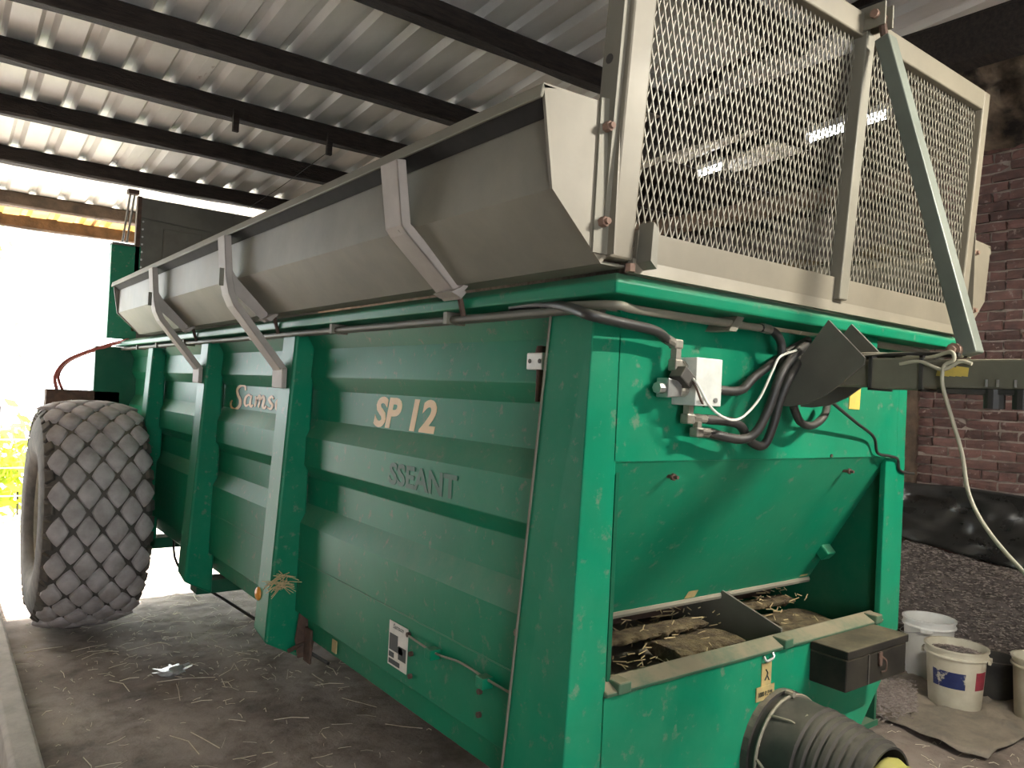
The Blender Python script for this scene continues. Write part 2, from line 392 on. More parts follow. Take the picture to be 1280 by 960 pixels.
# far walls that close the old part and the unseen front of the barn
bm = nb(); box(bm, (7.4, -4.2, -.05), (7.6, 7.6, 4.1)); tag(fin('wall_far', bm, 'mortar'), kind='structure')
bm = nb(); box(bm, (2.2, 7.5, -.05), (7.4, 7.7, 4.1)); tag(fin('wall_back', bm, 'mortar'), kind='structure')
bm = nb()                                                           # unseen front wall; wide doorway added behind the camera to let daylight in
for a, b in (((-4.4, -4.4, -.5), (-3.2, -4.2, 4.2)), ((-1.2, -4.4, -.5), (7.6, -4.2, 4.2)), ((-3.2, -4.4, 3.3), (-1.2, -4.2, 4.2)), ((-3.2, -4.4, -.5), (-1.2, -4.2, .3))): box(bm, a, b)
tag(fin('wall_front', bm, 'wood_brown'), kind='structure')
bm = nb(); box(bm, (-4.4, -4.2, -.5), (-4.2, 7.7, 4.2)); tag(fin('wall_left', bm, 'wood_brown'), kind='structure')  # unseen left wall, added to hold back daylight from that side
bm = nb(); box(bm, (-4.2, 7.5, -.5), (-2.95, 7.7, 3.05)); tag(fin('wall_back', bm, 'wood_brown'), kind='structure')  # unseen end wall, added so near panels reflect no open sky

# ================================================================== MANURE SPREADER
S = empty('manure_spreader', (.8, 3.0, 0), 'large green manure spreader with galvanised side troughs and mesh guard', 'spreader')
FY = .125
YE = 5.55                                                           # rear end of the body
XR = 1.65
# ---- corrugated side panels
ZB = [(1.89, .085), (1.862, .09), (1.80, .125), (1.685, .115), (1.628, .148), (1.505, .148), (1.43, .108), (1.312, .106), (1.258, .146), (1.146, .144), (1.07, .102), (.70, .10), (.69, .135), (.60, .14), (.585, .17)]
def mirror(bm):
    for v in bm.verts: v.co.x = XR - v.co.x
bays = [(.3, 1.93), (2.07, 3.19), (3.33, YE)]
def side_panel(y0, y1, right=False):
    bm = nb(); t = .012
    zb = ZB[:11] + [(.87, .102), (.62, .3)] if right else ZB
    out = [(x, z) for z, x in zb]; inn = [(x + t, z) for z, x in zb][::-1]
    prism(bm, out + inn, 'y', y0, y1)
    if right: mirror(bm)
    return fin('side_panel', bm, 'green', S, bevel=.004)
SP = [side_panel(a - .03, b + .03) for a, b in bays]
for a, b in bays: side_panel(a - .03, b + .03, True)
for o_, (a, b) in zip(SP, bays):                                    # weld seam along the lower sheet
    bm = nb(); tube(bm, [(.1, a + (b - a) * i / 30, .918 + .002 * noise.noise((i * 3.3, 0, 0))) for i in range(31)], .0022, 5)
    fin('weld_seam', bm, 'green', o_)
# ---- side posts (deeper towards the foot)
def side_post(y0, right=False, foot=.55):
    bm = nb()
    xt, xb = .043, -.022; y1 = y0 + .15
    hexa(bm, [(xb, y0, foot + .02), (.13, y0, foot - .06), (.13, y1, foot - .06), (xb, y1, foot + .05),
              (xt, y0, 1.87), (.13, y0, 1.87), (.13, y1, 1.87), (xt, y1, 1.87)])
    if right: mirror(bm)
    return fin('side_post', bm, 'green', S, bevel=.012)
POST = [side_post(1.915, foot=.56), side_post(3.175, foot=.53), side_post(4.5, foot=.53)]
for y in (1.915, 3.175, 4.5): side_post(y, True, .74)
# rear end frame
bm = nb(); box(bm, (-.15, YE, .7), (.16, YE + .14, 1.875))
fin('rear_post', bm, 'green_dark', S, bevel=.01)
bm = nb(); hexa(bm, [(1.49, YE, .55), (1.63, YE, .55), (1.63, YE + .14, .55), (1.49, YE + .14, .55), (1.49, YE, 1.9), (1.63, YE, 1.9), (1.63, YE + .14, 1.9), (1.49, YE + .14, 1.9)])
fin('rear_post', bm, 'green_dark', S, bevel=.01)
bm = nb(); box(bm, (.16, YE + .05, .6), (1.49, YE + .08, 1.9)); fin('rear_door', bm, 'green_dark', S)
# ---- corner posts
def corner_post(right=False):
    bm = nb(); f_ = .86 if right else .42
    hexa(bm, [(.015, FY, f_), (.15, FY, f_), (.15, .375, f_), (.025, .375, f_), (.056, FY, 1.86), (.15, FY, 1.86), (.15, .278, 1.86), (.056, .278, 1.86)])
    if right:
        bm.free(); bm = nb(); box(bm, (1.5, FY, .86), (1.562, .3, 1.87))
    o = fin('corner_post', bm, 'green', S, bevel=.004)
    bm = nb(); tube(bm, [(.024 if not right else 1.562, .377 if not right else .3, f_), (.055 if not right else 1.562, .28 if not right else .3, 1.86)], .0035, 6); fin('flange_edge', bm, 'galv', o)
    return o
CP = corner_post(); corner_post(True)
# ---- front panel with the hopper opening
bm = nb(); prism(bm, [(.14, 1.5), (1.5, 1.5), (1.5, 1.87), (.14, 1.87)], 'y', FY, FY + .012)
FP = fin('front_panel', bm, 'green', S, bevel=.003)
bm = nb(); prism(bm, [(1.43, .9), (1.562, .9), (1.562, 1.5), (1.43, 1.5)], 'y', FY - .001, FY + .02)
fin('front_post', bm, 'green', S, bevel=.003)
bm = nb(); prism(bm, [(.14, .35), (1.3, .35), (1.345, .62), (1.562, .84), (1.562, .955), (.14, .955)], 'y', FY, FY + .012)
LP = fin('lower_panel', bm, 'green', S, bevel=.003)
bm = nb(); prism(bm, [(FY + .01, .935), (FY - .008, .942), (FY - .012, .952), (FY + .03, .972), (FY + .038, .974), (FY + .038, .93)], 'x', .145, 1.44)
SILL = fin('sill', bm, 'green_dusty', S, bevel=.004)
for x in (.18, .86, 1.38):
    bm = nb(); box(bm, (x, FY - .017, .945), (x + .042, FY + .03, .974)); fin('sill_lug', bm, 'green_dusty', SILL, bevel=.004)
bm = nb(); hexa(bm, [(.1, .416, 1.02), (1.47, .416, 1.02), (1.47, .43, 1.028), (.1, .43, 1.028), (.1, FY + .004, 1.5), (1.47, FY + .004, 1.5), (1.47, FY + .018, 1.508), (.1, FY + .018, 1.508)])
CH_ = fin('chute_plate', bm, 'green', S)
bm = nb(); tube(bm, [(.1, .415, 1.022), (1.46, .415, 1.022)], .012, 8); fin('chute_lip', bm, 'galv', CH_)
for (px, py) in ((862, 738), (1004, 712)):
    p = ony(px, py, .408); bm = nb(); hexa(bm, [(p.x - .028, .404, p.z - .022), (p.x + .02, .404, p.z - .022), (p.x + .024, .412, p.z - .024), (p.x - .024, .412, p.z - .024), (p.x - .02, .381, p.z + .026), (p.x + .028, .381, p.z + .026), (p.x + .028, .388, p.z + .028), (p.x - .02, .388, p.z + .028)])
    fin('warning_sticker', bm, 'yellow_dirty', CH_)
for (px, py) in ((840, 596), (1060, 589), (1033, 569)):
    p = ony(px, py, .14); bm = nb(); cyl(bm, (p.x, p.y - .02, p.z), (p.x, p.y + .02, p.z), .005, 8); cyl(bm, (p.x, p.y - .008, p.z), (p.x, p.y - .002, p.z), .01, 6); fin('bolt', bm, 'rust', CH_)
for x0 in (.172, 1.462):
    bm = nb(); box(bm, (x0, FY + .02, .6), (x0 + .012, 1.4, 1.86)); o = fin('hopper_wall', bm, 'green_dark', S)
bm = nb(); prism(bm, [(.30, 1.14), (.36, 1.2), (.43, 1.2), (.43, 1.17), (.38, 1.17), (.33, 1.11)], 'x', 1.40, 1.456); fin('lashing_hook', bm, 'green', S, bevel=.006)
# conveyor floor seen through the opening
bm = nb(); box(bm, (.16, .2, .78), (1.46, YE, .8)); fin('bed_plate', bm, 'black', S)
for i in range(5):
    y = .56 + i * .2
    bm = nb(); box(bm, (.125, y, .935), (.94, y + .19, .955)); fin('floor_plank', bm, 'planks_rust', S)
    bm = nb(); box(bm, (.96, y, .935), (1.45, y + .19, .955)); fin('floor_plank', bm, 'planks_rust', S)
bm = nb(); prism(bm, [(.17, .8), (.62, .8), (.62, 1.03), (.42, 1.045), (.18, .975)], 'x', .944, .952); fin('divider_plate', bm, 'plate_dark', S)
def crust(name, x0, x1, y, z, r, seed, m='manure'):
    bm = nb(); n = 60; ls = []
    for i in range(n + 1):
        x = x0 + (x1 - x0) * i / n
        ls.append([(x, y + (r * math.cos(a) * 1.9) * (1 + .35 * noise.noise((x * 27, a * 2, seed))), z + r * math.sin(a) * (.3 if a < 3.2 else .9 + 1.2 * noise.noise((x * 48, 4, seed)))) for a in [k * 2 * math.pi / 9 for k in range(9)]])
    loops(bm, ls); return fin(name, bm, m, S)
tag(crust('slat_bar', .12, .86, .43, .948, .022, 1), label='conveyor slat bar caked in straw manure')
crust('slat_bar', .97, 1.40, .46, .95, .02, 5); crust('slat_bar', .97, 1.38, .28, .915, .022, 8); crust('slat_bar', .12, .72, .25, .9, .018, 11, 'planks_rust')
tag(crust('manure_crust', .62, .92, .36, .91, .04, 3), kind='stuff'); tag(crust('manure_crust', 1.2, 1.45, .4, .9, .035, 23), kind='stuff')
bm = nb(); random.seed(3)
for i in range(520):
    x = random.uniform(.14, 1.44); y = random.uniform(.24, .6); z = .955 + random.uniform(-.06, .02) - (.05 if y < .38 else 0); a = random.uniform(0, 3.14); l = random.uniform(.015, .05)
    d = Vector((math.cos(a) * l, math.sin(a) * l * .6, random.uniform(-.01, .012))); tube(bm, [Vector((x, y, z)), Vector((x, y, z)) + d], .0016, 4)
tag(fin('straw_residue', bm, 'straw', S), kind='stuff')
# ---- top rails (lips)
def rail(name, pts, ax, a0, a1): bm = nb(); prism(bm, pts, ax, a0, a1); return fin(name, bm, 'green', S, bevel=.006)
bm = nb(); yE = YE + .16
prof_ = [(0, 1.88), (-.003, 1.908), (.02, 1.928), (.125, 1.933), (.125, 1.88)]
cn = [lambda i: (i, i), lambda i: (XR - i, i), lambda i: (XR - i, yE - i), lambda i: (i, yE - i)]
ls = [[(*c(i), z) for i, z in prof_] for c in cn]; ls.append(ls[0])
vs_ = [[bm.verts.new(p) for p in l] for l in ls[:4]]
for a in range(4):
    A_, B_ = vs_[a], vs_[(a + 1) % 4]
    for i in range(5): bm.faces.new((A_[i], B_[i], B_[(i + 1) % 5], A_[(i + 1) % 5]))
fin('top_rail', bm, 'green', S, bevel=.005)
# ---- side troughs
def trough(right=False):
    t = .006; y1 = 4.52
    prof = [(-.222, 2.258), (-.186, 2.222), (-.183, 2.07), (-.045, 1.937), (.03, 1.937)]
    inn = [(.03, 1.943), (-.042, 1.943), (-.177, 2.073), (-.18, 2.226), (-.216, 2.264)]
    bm = nb(); prism(bm, prof + inn, 'y', .008, y1)
    if right: mirror(bm)
    tr = fin('side_trough', bm, 'galv', S)
    bm = nb(); prism(bm, [(-.232, 2.24), (-.224, 2.24), (-.218, 2.258), (-.19, 2.264), (-.19, 2.27), (-.226, 2.27)], 'y', .0, y1 + .02)
    if right: mirror(bm)
    fin('trough_rim', bm, 'galv', S, bevel=.003)
    bm = nb(); prism(bm, [(-.2235, 2.252), (-.1885, 2.217), (-.1865, 2.219), (-.2215, 2.256)], 'y', .009, y1)  # black strip standing in for the shade under the trough rim
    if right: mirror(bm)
    fin('rim_shade_strip', bm, 'rim_shade', S)
    endp = [(-.224, 2.27), (-.035, 2.275), (-.035, 1.95), (-.048, 1.935), (-.19, 2.066)]
    for y0 in (0.0, y1):
        bm = nb(); prism(bm, endp, 'y', y0, y0 + .008)
        if right: mirror(bm)
        e = fin('end_plate', bm, 'sheet', S)
        if y0 == 0:
            bm = nb(); prism(bm, [(-.078, 1.955), (-.033, 1.955), (-.031, 2.285), (-.073, 2.28)], 'y', -.006, .002)
            if right: mirror(bm)
            fin('end_flange', bm, 'galv', e)
            bm = nb(); prism(bm, [(-.037, 1.955), (-.033, 1.955), (-.031, 2.285), (-.035, 2.285)], 'y', -.026, -.005)
            if right: mirror(bm)
            fin('flange_lip', bm, 'sheet', e)
            for z in (2.02, 2.22):
                x = -.058
                bm = nb(); cyl(bm, (x, -.022, z), (x, .002, z), .011, 6); cyl(bm, (x, -.03, z), (x, -.02, z), .007, 8)
                if right: mirror(bm)
                fin('bolt', bm, 'bolt', e)
    return tr
trough(); trough(True)
# ---- brackets under the left and right troughs
def ribbon(bm, path, w, t, y0):                                     # flanged channel following an x-z path
    n = len(path); out = []
    for i, p in enumerate(path):
        a = Vector(path[max(i - 1, 0)]); b = Vector(path[min(i + 1, n - 1)]); d = (b - a).normalized(); out.append(Vector((-d.y, d.x)))
    for (o0, o1, ya, yb) in ((0, t, 0, w), (0, .028, 0, t), (0, .028, w - t, w)):
        ls = []
        for p, nn in zip(path, out):
            P = Vector(p); q0 = P + nn * o0; q1 = P + nn * o1
            ls.append([(q0.x, y0 + ya, q0.y), (q1.x, y0 + ya, q1.y), (q1.x, y0 + yb, q1.y), (q0.x, y0 + yb, q0.y)])
        loops(bm, ls)
def bracket(y, long, right=False):
    if long: path = [(-.252, 2.235), (-.236, 2.06), (-.222, 2.0), (-.2, 1.955), (.012, 1.70), (.035, 1.66)]
    else: path = [(-.246, 2.235), (-.222, 2.07), (-.205, 2.05), (-.06, 1.925), (-.03, 1.90)]
    bm = nb(); ribbon(bm, path, .09, .006, y)
    if right: mirror(bm)
    o = fin('trough_bracket', bm, 'strut', S, bevel=.004)
    bm = nb(); prism(bm, [(-.235, 2.15), (-.19, 2.08), (-.05, 1.94), (-.06, 1.9), (-.22, 2.03)] if long else [(-.225, 2.15), (-.19, 2.08), (-.045, 1.938), (-.06, 1.925), (-.215, 2.06)], 'y', y + .028, y + .034)
    if right: mirror(bm)
    fin('bracket_web', bm, 'strut', o)
    bm = nb(); prism(bm, [(-.075, 1.915), (-.045, 1.93), (-.03, 1.945), (-.022, 1.935), (-.05, 1.905)], 'y', y - .02, y + .075)
    if right: mirror(bm)
    fin('bracket_foot', bm, 'strut', o)
    bm = nb(); tube(bm, [(-.02 if not right else XR + .02, y + .03, 1.925), (.0 if not right else XR, y + .03, 1.86)], .008, 6); fin('hook_bolt', bm, 'rust', o)
    if long:
        bm = nb(); box(bm, (.008, y - .02, 1.63), (.03, y + .1, 1.715))
        if right: mirror(bm)
        fin('mounting_plate', bm, 'strut', o, bevel=.004)
        bm = nb(); box(bm, (-.264, y - .006, 2.03), (-.246, y + .006, 2.1))
        if right: mirror(bm)
        fin('clip', bm, 'galv', o)
    return o
for rr in (False, True):
    bracket(.56, False, rr); bracket(1.98, True, rr); bracket(3.24, True, rr)
# ---- hydraulic pipe under the rail, with hangers
for (x, nm) in ((.035, 'rail_pipe'), (.06, 'rail_pipe')):
    bm = nb(); tube(bm, spline([(x, YE, 1.862), (x, 3, 1.86), (x, .6, 1.858), (x, .1, 1.857)], 6), .011, 8); fin(nm, bm, 'plate_dark', S, smooth=True)
for y in (.7, 1.5, 2.4, 3.6, 4.3, 4.9):
    bm = nb(); box(bm, (.015, y, 1.845), (.08, y + .02, 1.88)); fin('pipe_hanger', bm, 'galv', S)
bm = nb(); tube(bm, spline([onx(688, 383, .04), ony(765, 381, .04), ony(800, 388, .05), ony(900, 403, .06), ony(950, 410, .06)], 6), .0105, 8); fin('front_pipe', bm, 'galv', S, smooth=True)
p = ony(916, 405, .06); bm = nb(); hexa(bm, [(p.x - .03, p.y - .012, p.z - .02), (p.x, p.y - .012, p.z - .02), (p.x, FY, p.z - .02), (p.x - .03, FY, p.z - .02), (p.x + .01, p.y - .012, p.z + .03), (p.x + .04, p.y - .012, p.z + .03), (p.x + .04, FY, p.z + .03), (p.x + .01, FY, p.z + .03)])
fin('pipe_hanger', bm, 'galv', S)
# ---- grille guard on the front
GT = 2.745
def gy(z): return .0 - .055 * (z - 1.93) / .81                        # leans a little forward
def gbar(bm, x0, x1, z0, z1, d0=-.012, d1=.03):
    hexa(bm, [(x0, gy(z0) + d0, z0), (x1, gy(z0) + d0, z0), (x1, gy(z0) + d1, z0), (x0, gy(z0) + d1, z0), (x0, gy(z1) + d0, z1), (x1, gy(z1) + d0, z1), (x1, gy(z1) + d1, z1), (x0, gy(z1) + d1, z1)])
bm = nb(); gbar(bm, -.034, .034, 1.95, GT); GP = fin('guard_post', bm, 'sheet', S, bevel=.006)
bm = nb(); gbar(bm, -.05, -.034, 1.96, GT, .0, .05); fin('post_flange', bm, 'galv', GP)
p = ony(778, 92, gy(2.35)); bm = nb(); cyl(bm, (-.051, .0, 2.37), (-.0495, .0, 2.37), .011, 10); fin('bolt_hole', bm, 'black', GP)
bm = nb(); gbar(bm, 1.61, 1.655, 1.95, GT); fin('guard_post', bm, 'sheet', S, bevel=.005)
bm = nb(); gbar(bm, .034, 1.61, GT - .062, GT); fin('guard_top_bar', bm, 'sheet', S, bevel=.004)
bm = nb(); gbar(bm, .84, .885, 1.96, GT - .05, -.022, .02); fin('guard_middle_bar', bm, 'galv', S, bevel=.004)
bm = nb(); gbar(bm, .05, 1.61, 1.955, 2.022, -.004, .006); BP = fin('guard_skirt', bm, 'sheet', S)
bm = nb(); hexa(bm, [(.04, -.012, 1.926), (1.62, -.012, 1.926), (1.62, .01, 1.926), (.04, .01, 1.926), (.04, gy(1.96) - .003, 1.96), (1.62, gy(1.96) - .003, 1.96), (1.62, .012, 1.96), (.04, .012, 1.96)])
fin('skirt_flange', bm, 'sheet', BP)
bm = nb(); box(bm, (.035, -.05, 1.945), (.09, -.01, 2.03)); 
bm.free(); bm = nb(); prism(bm, [(.07, 1.935), (.072, 2.02), (.055, 2.035), (.05, 1.95)], 'y', -.05, -.008); fin('corner_gusset', bm, 'galv', GP)
bm = nb(); cyl(bm, (.02, -.02, 1.925), (.02, -.02, 1.942), .012, 6); fin('bolt', bm, 'bolt', GP)
def expanded(x0, x1, z0, z1):
    bm = nb(); wx, wz = .0206, .0285; n = int((x1 - x0) / wx) + 1; rows = int((z1 - z0) / wz) + 1; t = .0019
    for j in range(rows):
        za = z0 + j * wz; zb = min(za + wz, z1)
        if zb - za < .004: continue
        k = (zb - za) / wz
        for i in range(-1, n + 1):
            xa = x0 + i * wx + (j % 2) * wx * .5
            for s in (-1, 1):
                xb = xa + s * wx * .5 * k
                if not (x0 - .003 <= min(xa, xb) and max(xa, xb) <= x1 + .003): continue
                tube(bm, [Vector((xa, gy(za) + .012 + .0015 * s, za)), Vector((xb, gy(zb) + .012 + .0015 * s, zb))], t, 4, False)
    return tag(fin('mesh_panel', bm, 'mesh', S), kind='stuff', label='diamond pattern expanded metal mesh')
expanded(.03, .845, 2.02, GT - .06); expanded(.88, 1.615, 2.02, GT - .06)
# top clevis and diagonal stay down to the support arm
for x in (.832, .872):
    bm = nb(); box(bm, (x, -.125, GT - .05), (x + .006, -.055, GT + .012)); fin('clevis_plate', bm, 'galv', S)
bm = nb(); cyl(bm, (.82, -.1, GT - .018), (.89, -.1, GT - .018), .012, 8); fin('clevis_bolt', bm, 'bolt', S)
bm = nb(); tube(bm, [(.855, -.105, GT - .03), (.852, -.12, GT - .1)], .011, 8); fin('stay_rod', bm, 'rust', S)
A = Vector((.852, -.118, GT - .085)); B = Vector((.84, -.372, 1.80)); d = (B - A).normalized(); u = Vector((1, 0, 0)); v = d.cross(u).normalized()
bm = nb(); hexa(bm, [P + u * a * .024 + v * b * .02 for P in (B, A) for a, b in ((-1, -1), (1, -1), (1, 1), (-1, 1))]); ST = fin('stay_tube', bm, 'stay', S, bevel=.004)
bm = nb(); cyl(bm, (.80, -.345, 1.81), (.88, -.345, 1.81), .017, 10); cyl(bm, (.79, -.345, 1.81), (.8, -.345, 1.81), .009, 6); fin('stay_bolt', bm, 'bolt', ST)
# ---- support arm with curved gusset plates
gp = [onx(x, y, .77) for x, y in ((1036, 400), (1081, 447), (1080, 455), (1052, 479), (1030, 495), (1008, 505), (985, 508), (972, 507), (976, 488), (988, 465))]
bm = nb(); prism(bm, [(p.y, p.z) for p in gp], 'x', .768, .776); fin('gusset_plate', bm, 'plate_dark', S)
bm = nb(); prism(bm, [(p.y, p.z) for p in gp], 'x', .884, .892); fin('gusset_plate', bm, 'plate_dark', S)
AT, AB = 1.786, 1.716
bm = nb(); box(bm, (.785, -.9, AB), (.878, .12, AT)); ARM = fin('support_arm', bm, 'arm', S, bevel=.006)
bm = nb(); box(bm, (.778, -.285, AB - .004), (.885, -.15, AT + .004)); fin('arm_sleeve', bm, 'arm', ARM, bevel=.004)
for y in (-.155, -.283):
    bm = nb()
    for a, b in (((.774, AB - .008), (.779, AT + .008)), ((.884, AB - .008), (.889, AT + .008)), ((.774, AB - .009), (.889, AB - .004)), ((.774, AT + .004), (.889, AT + .009))):
        box(bm, (a[0], y - .004, a[1]), (b[0], y + .004, b[1]))
    fin('cable_tie', bm, 'black', ARM)
for y in (-.44, -.5, -.57):
    bm = nb(); cyl(bm, (.80, y, AB), (.80, y, AB - .045), .022, 12); fin('socket', bm, 'black', ARM)
    for k in (-.012, .012):
        bm = nb(); cyl(bm, (.783, y + k, AB + .005), (.783, y + k, AB + .022), .003, 6); fin('screw', bm, 'steel', ARM)
bm = nb(); box(bm, (.783, -.9, AB - .012), (.86, -.32, AB - .001)); fin('arm_strip', bm, 'black', ARM)
random.seed(5)
for k in range(5):
    y = -.315 - k * .014; h = random.uniform(.012, .022)
    bm = nb(); prism(bm, [(y, AB + .03), (y - .016, AB + .028), (y - .018, AB + .03 + h), (y - .004, AB + .032 + h)], 'x', .7845, .786); fin('sticker_remnant', bm, 'yellow', ARM)
# cables lashed on the arm and hanging down
def cable(name, pts, r, m, parent=S, n=8): bm = nb(); tube(bm, spline(pts, n), r, 8); return fin(name, bm, m, parent, smooth=True)
for k in range(4):
    cable('arm_cable', [(.80 + .018 * k, .08, 1.80), (.81 + .016 * k, -.1, AT + .008 + .004 * k), (.80 + .018 * k, -.2, AT + .013 + .003 * (k % 2)), (.81 + .016 * k, -.28, AT + .014), (.80 + .02 * k, -.36, AT + .012)], .0055, 'cable_beige' if k % 2 else 'wire_black')
hp = [onx(1120, 445, .81), onx(1160, 447, .79), onx(1188, 440, .775), onx(1192, 450, .772), onx(1180, 458, .772), onx(1178, 480, .772)]
hp += [onx(1186, 510, .79), onx(1202, 565, .8), onx(1212, 620, .8), onx(1240, 670, .76), onx(1300, 735, .7), onx(1380, 800, .6)]
cable('hanging_cable', hp, .0048, 'cable_beige')
cable('hanging_cable', [onx(1125, 455, .78), onx(1150, 452, .775), onx(1178, 462, .772), onx(1200, 452, .775), onx(1215, 455, .776)], .0045, 'cable_beige')
cable('black_lead', [ony(1040, 503, .02), ony(1070, 528, .07), ony(1092, 546, .1), ony(1097, 566, .11), ony(1112, 570, .11), ony(1122, 574, .115), ony(1125, 588, .118), ony(1142, 592, .12)], .005, 'wire_black')
bm = nb(); pp = [ony(x, y, FY - .002) for x, y in ((1063, 482), (1076, 482), (1074, 512), (1061, 511))]; prism(bm, [(p.x, p.z) for p in pp], 'y', FY - .003, FY - .0005); fin('yellow_label', bm, 'yellow', FP)
# second hose rail on the front, right of the arm
bm = nb(); tube(bm, [(.93, .06, 1.865), (1.55, .06, 1.865)], .011, 8); fin('front_pipe', bm, 'galv', S, smooth=True)
bm = nb(); box(bm, (1.1, .03, 1.84), (1.16, FY, 1.885)); fin('pipe_hanger', bm, 'green', S)
# ---- hydraulic valve block, fittings, hoses
bx0, bx1 = .335, .435
bm = nb(); box(bm, (bx0, .048, 1.645), (bx1, FY, 1.764)); VB = fin('valve_block', bm, 'block', S, bevel=.002)
def fitc(name, a, b, r, m='fitting', seg=6, par=None): bm = nb(); cyl(bm, a, b, r, seg); return fin(name, bm, m, par or VB)
yv = .085
fitc('nipple', (bx0, yv, 1.74), (bx0 - .022, yv, 1.74), .012); fitc('hex_nut', (bx0 - .006, yv, 1.74), (bx0 - .014, yv, 1.74), .016)
bm = nb(); box(bm, (bx0 - .05, yv - .013, 1.727), (bx0 - .022, yv + .013, 1.757)); fin('elbow', bm, 'fitting', VB, bevel=.004)
fitc('hex_nut', (bx0 - .036, yv, 1.757), (bx0 - .036, yv, 1.782), .014)
bm = nb(); box(bm, (bx0 - .052, yv - .012, 1.782), (bx0 - .022, yv + .012, 1.806)); fin('elbow', bm, 'fitting', VB, bevel=.004)
fitc('ferrule', (bx0 - .052, yv, 1.797), (bx0 - .085, yv - .005, 1.805), .0125, seg=10)
cable('hydraulic_hose', [(bx0 - .075, yv - .003, 1.802), (bx0 - .14, yv - .02, 1.818), ony(770, 402, .05), ony(735, 393, .06), onx(705, 383, .03), onx(672, 380, .04), onx(640, 384, .05)], .0125, 'rubber')
# solenoid valve
bm = nb(); cyl(bm, (bx0, yv, 1.682), (bx0 - .03, yv, 1.682), .017, 10); fin('solenoid_stem', bm, 'fitting', VB)
bm = nb(); hexa(bm, [Vector((bx0 - .03 + a, yv - .02 + b, 1.665 + c)) for a, b, c in ((0, 0, 0), (-.05, 0, -.004), (-.05, .04, -.004), (0, .04, 0), (0, 0, .036), (-.05, 0, .044), (-.05, .04, .044), (0, .04, .036))]); fin('solenoid_coil', bm, 'steel', VB, bevel=.003)
fitc('solenoid_nut', (bx0 - .08, yv, 1.684), (bx0 - .1, yv, 1.684), .014, 'steel', 8)
bm = nb(); M_ = Matrix.Translation((bx0 - .032, yv - .02, 1.712)) @ Matrix.Rotation(R(35), 4, 'Y'); b2 = nb(); box(b2, (-.024, -.02, -.016), (.024, .02, .018)); bmesh.ops.transform(b2, matrix=M_, verts=b2.verts); bm.free(); fin('solenoid_plug', b2, 'black', VB, bevel=.003)
for x, z in ((bx0 + .022, 1.66), (bx0 + .075, 1.66)): fitc('socket_screw', (x, .0485, z), (x, .044, z), .0065, 'steel', 8)
# fittings below the block
fitc('hex_nut', (bx0 + .02, yv, 1.645), (bx0 + .02, yv, 1.622), .014)
bm = nb(); box(bm, (bx0 + .004, yv - .013, 1.598), (bx0 + .034, yv + .013, 1.624)); fin('elbow', bm, 'fitting', VB, bevel=.004)
fitc('hex_nut', (bx0 + .034, yv, 1.612), (bx0 + .06, yv, 1.612), .013); fitc('ferrule', (bx0 + .06, yv, 1.612), (bx0 + .088, yv, 1.611), .012, seg=10)
fitc('hex_nut', (bx0 + .045, yv - .01, 1.604), (bx0 + .045, yv - .01, 1.585), .012)
bm = nb(); box(bm, (bx0 + .03, yv - .024, 1.566), (bx0 + .056, yv + .004, 1.59)); fin('elbow', bm, 'fitting', VB, bevel=.004)
fitc('ferrule', (bx0 + .056, yv - .01, 1.577), (bx0 + .09, yv - .012, 1.577), .0125, seg=10)
fitc('ferrule', (bx1, yv, 1.688), (bx1 + .034, yv, 1.688), .0125, seg=10)
H_ = lambda l: [ony(x, y, yy) for x, y, yy in l]
cable('hydraulic_hose', [(bx0 + .085, yv, 1.611)] + H_([(922, 530, .08), (938, 552, .08), (955, 556, .07), (967, 530, .05), (975, 500, .04), (988, 470, .03), (1000, 450, .06), (1012, 440, .1)]), .0125, 'rubber')
cable('hydraulic_hose', [(bx0 + .085, yv - .012, 1.577)] + H_([(925, 549, .06), (945, 540, .045), (962, 508, .03), (975, 470, .02), (990, 447, .03), (1008, 430, .08)]), .0125, 'rubber')
cable('hydraulic_hose', [(bx1 + .03, yv, 1.688)] + H_([(925, 488, .08), (942, 472, .075), (962, 457, .08), (985, 440, .09), (1010, 425, .1)]), .0125, 'rubber')
cable('hydraulic_hose', H_([(950, 410, .06), (966, 414, .06), (976, 428, .06), (977, 450, .06), (972, 480, .07), (967, 520, .09)]), .012, 'rubber')
p = ony(957, 411, .06); fitc('ferrule', (p.x - .02, p.y, p.z + .002), (p.x + .018, p.y, p.z - .001), .0135, seg=10, par=S)
cable('hydraulic_hose', H_([(992, 508, .06), (1000, 527, .06), (1015, 532, .06), (1030, 520, .07), (1034, 505, .09)]), .0115, 'rubber')
cable('signal_cable', [(bx0 - .012, yv - .03, 1.712)] + H_([(872, 480, .03), (886, 506, .02), (905, 522, .015), (925, 523, .015), (948, 500, .01), (965, 465, .005), (975, 446, .005), (995, 438, .03)]), .0035, 'cable_white')
cable('signal_cable', [(bx0 - .012, yv - .03, 1.71)] + H_([(870, 484, .035), (876, 500, .04), (880, 508, .06)]), .0028, 'rust')
# ---- small fittings on the side
bm = nb(); p = onx(676, 452, .1); box(bm, (.08, p.y - .03, p.z - .022), (.12, p.y + .035, p.z + .022)); LV = fin('limit_valve', bm, 'block', S, bevel=.003)
bm = nb(); lathe(bm, [(.0, .02), (.012, .018), (.016, 0)], (.1, p.y, p.z + .022), 'z', 12); fin('valve_cap', bm, 'rust', LV)
bm = nb(); cyl(bm, (.09, p.y - .01, p.z - .022), (.09, p.y - .01, p.z - .105), .009, 8); fin('valve_rod', bm, 'rust', LV)
for k in (-.02, .02):
    bm = nb(); cyl(bm, (.078, p.y + k, p.z), (.083, p.y + k, p.z), .006, 8); fin('screw', bm, 'black', LV)
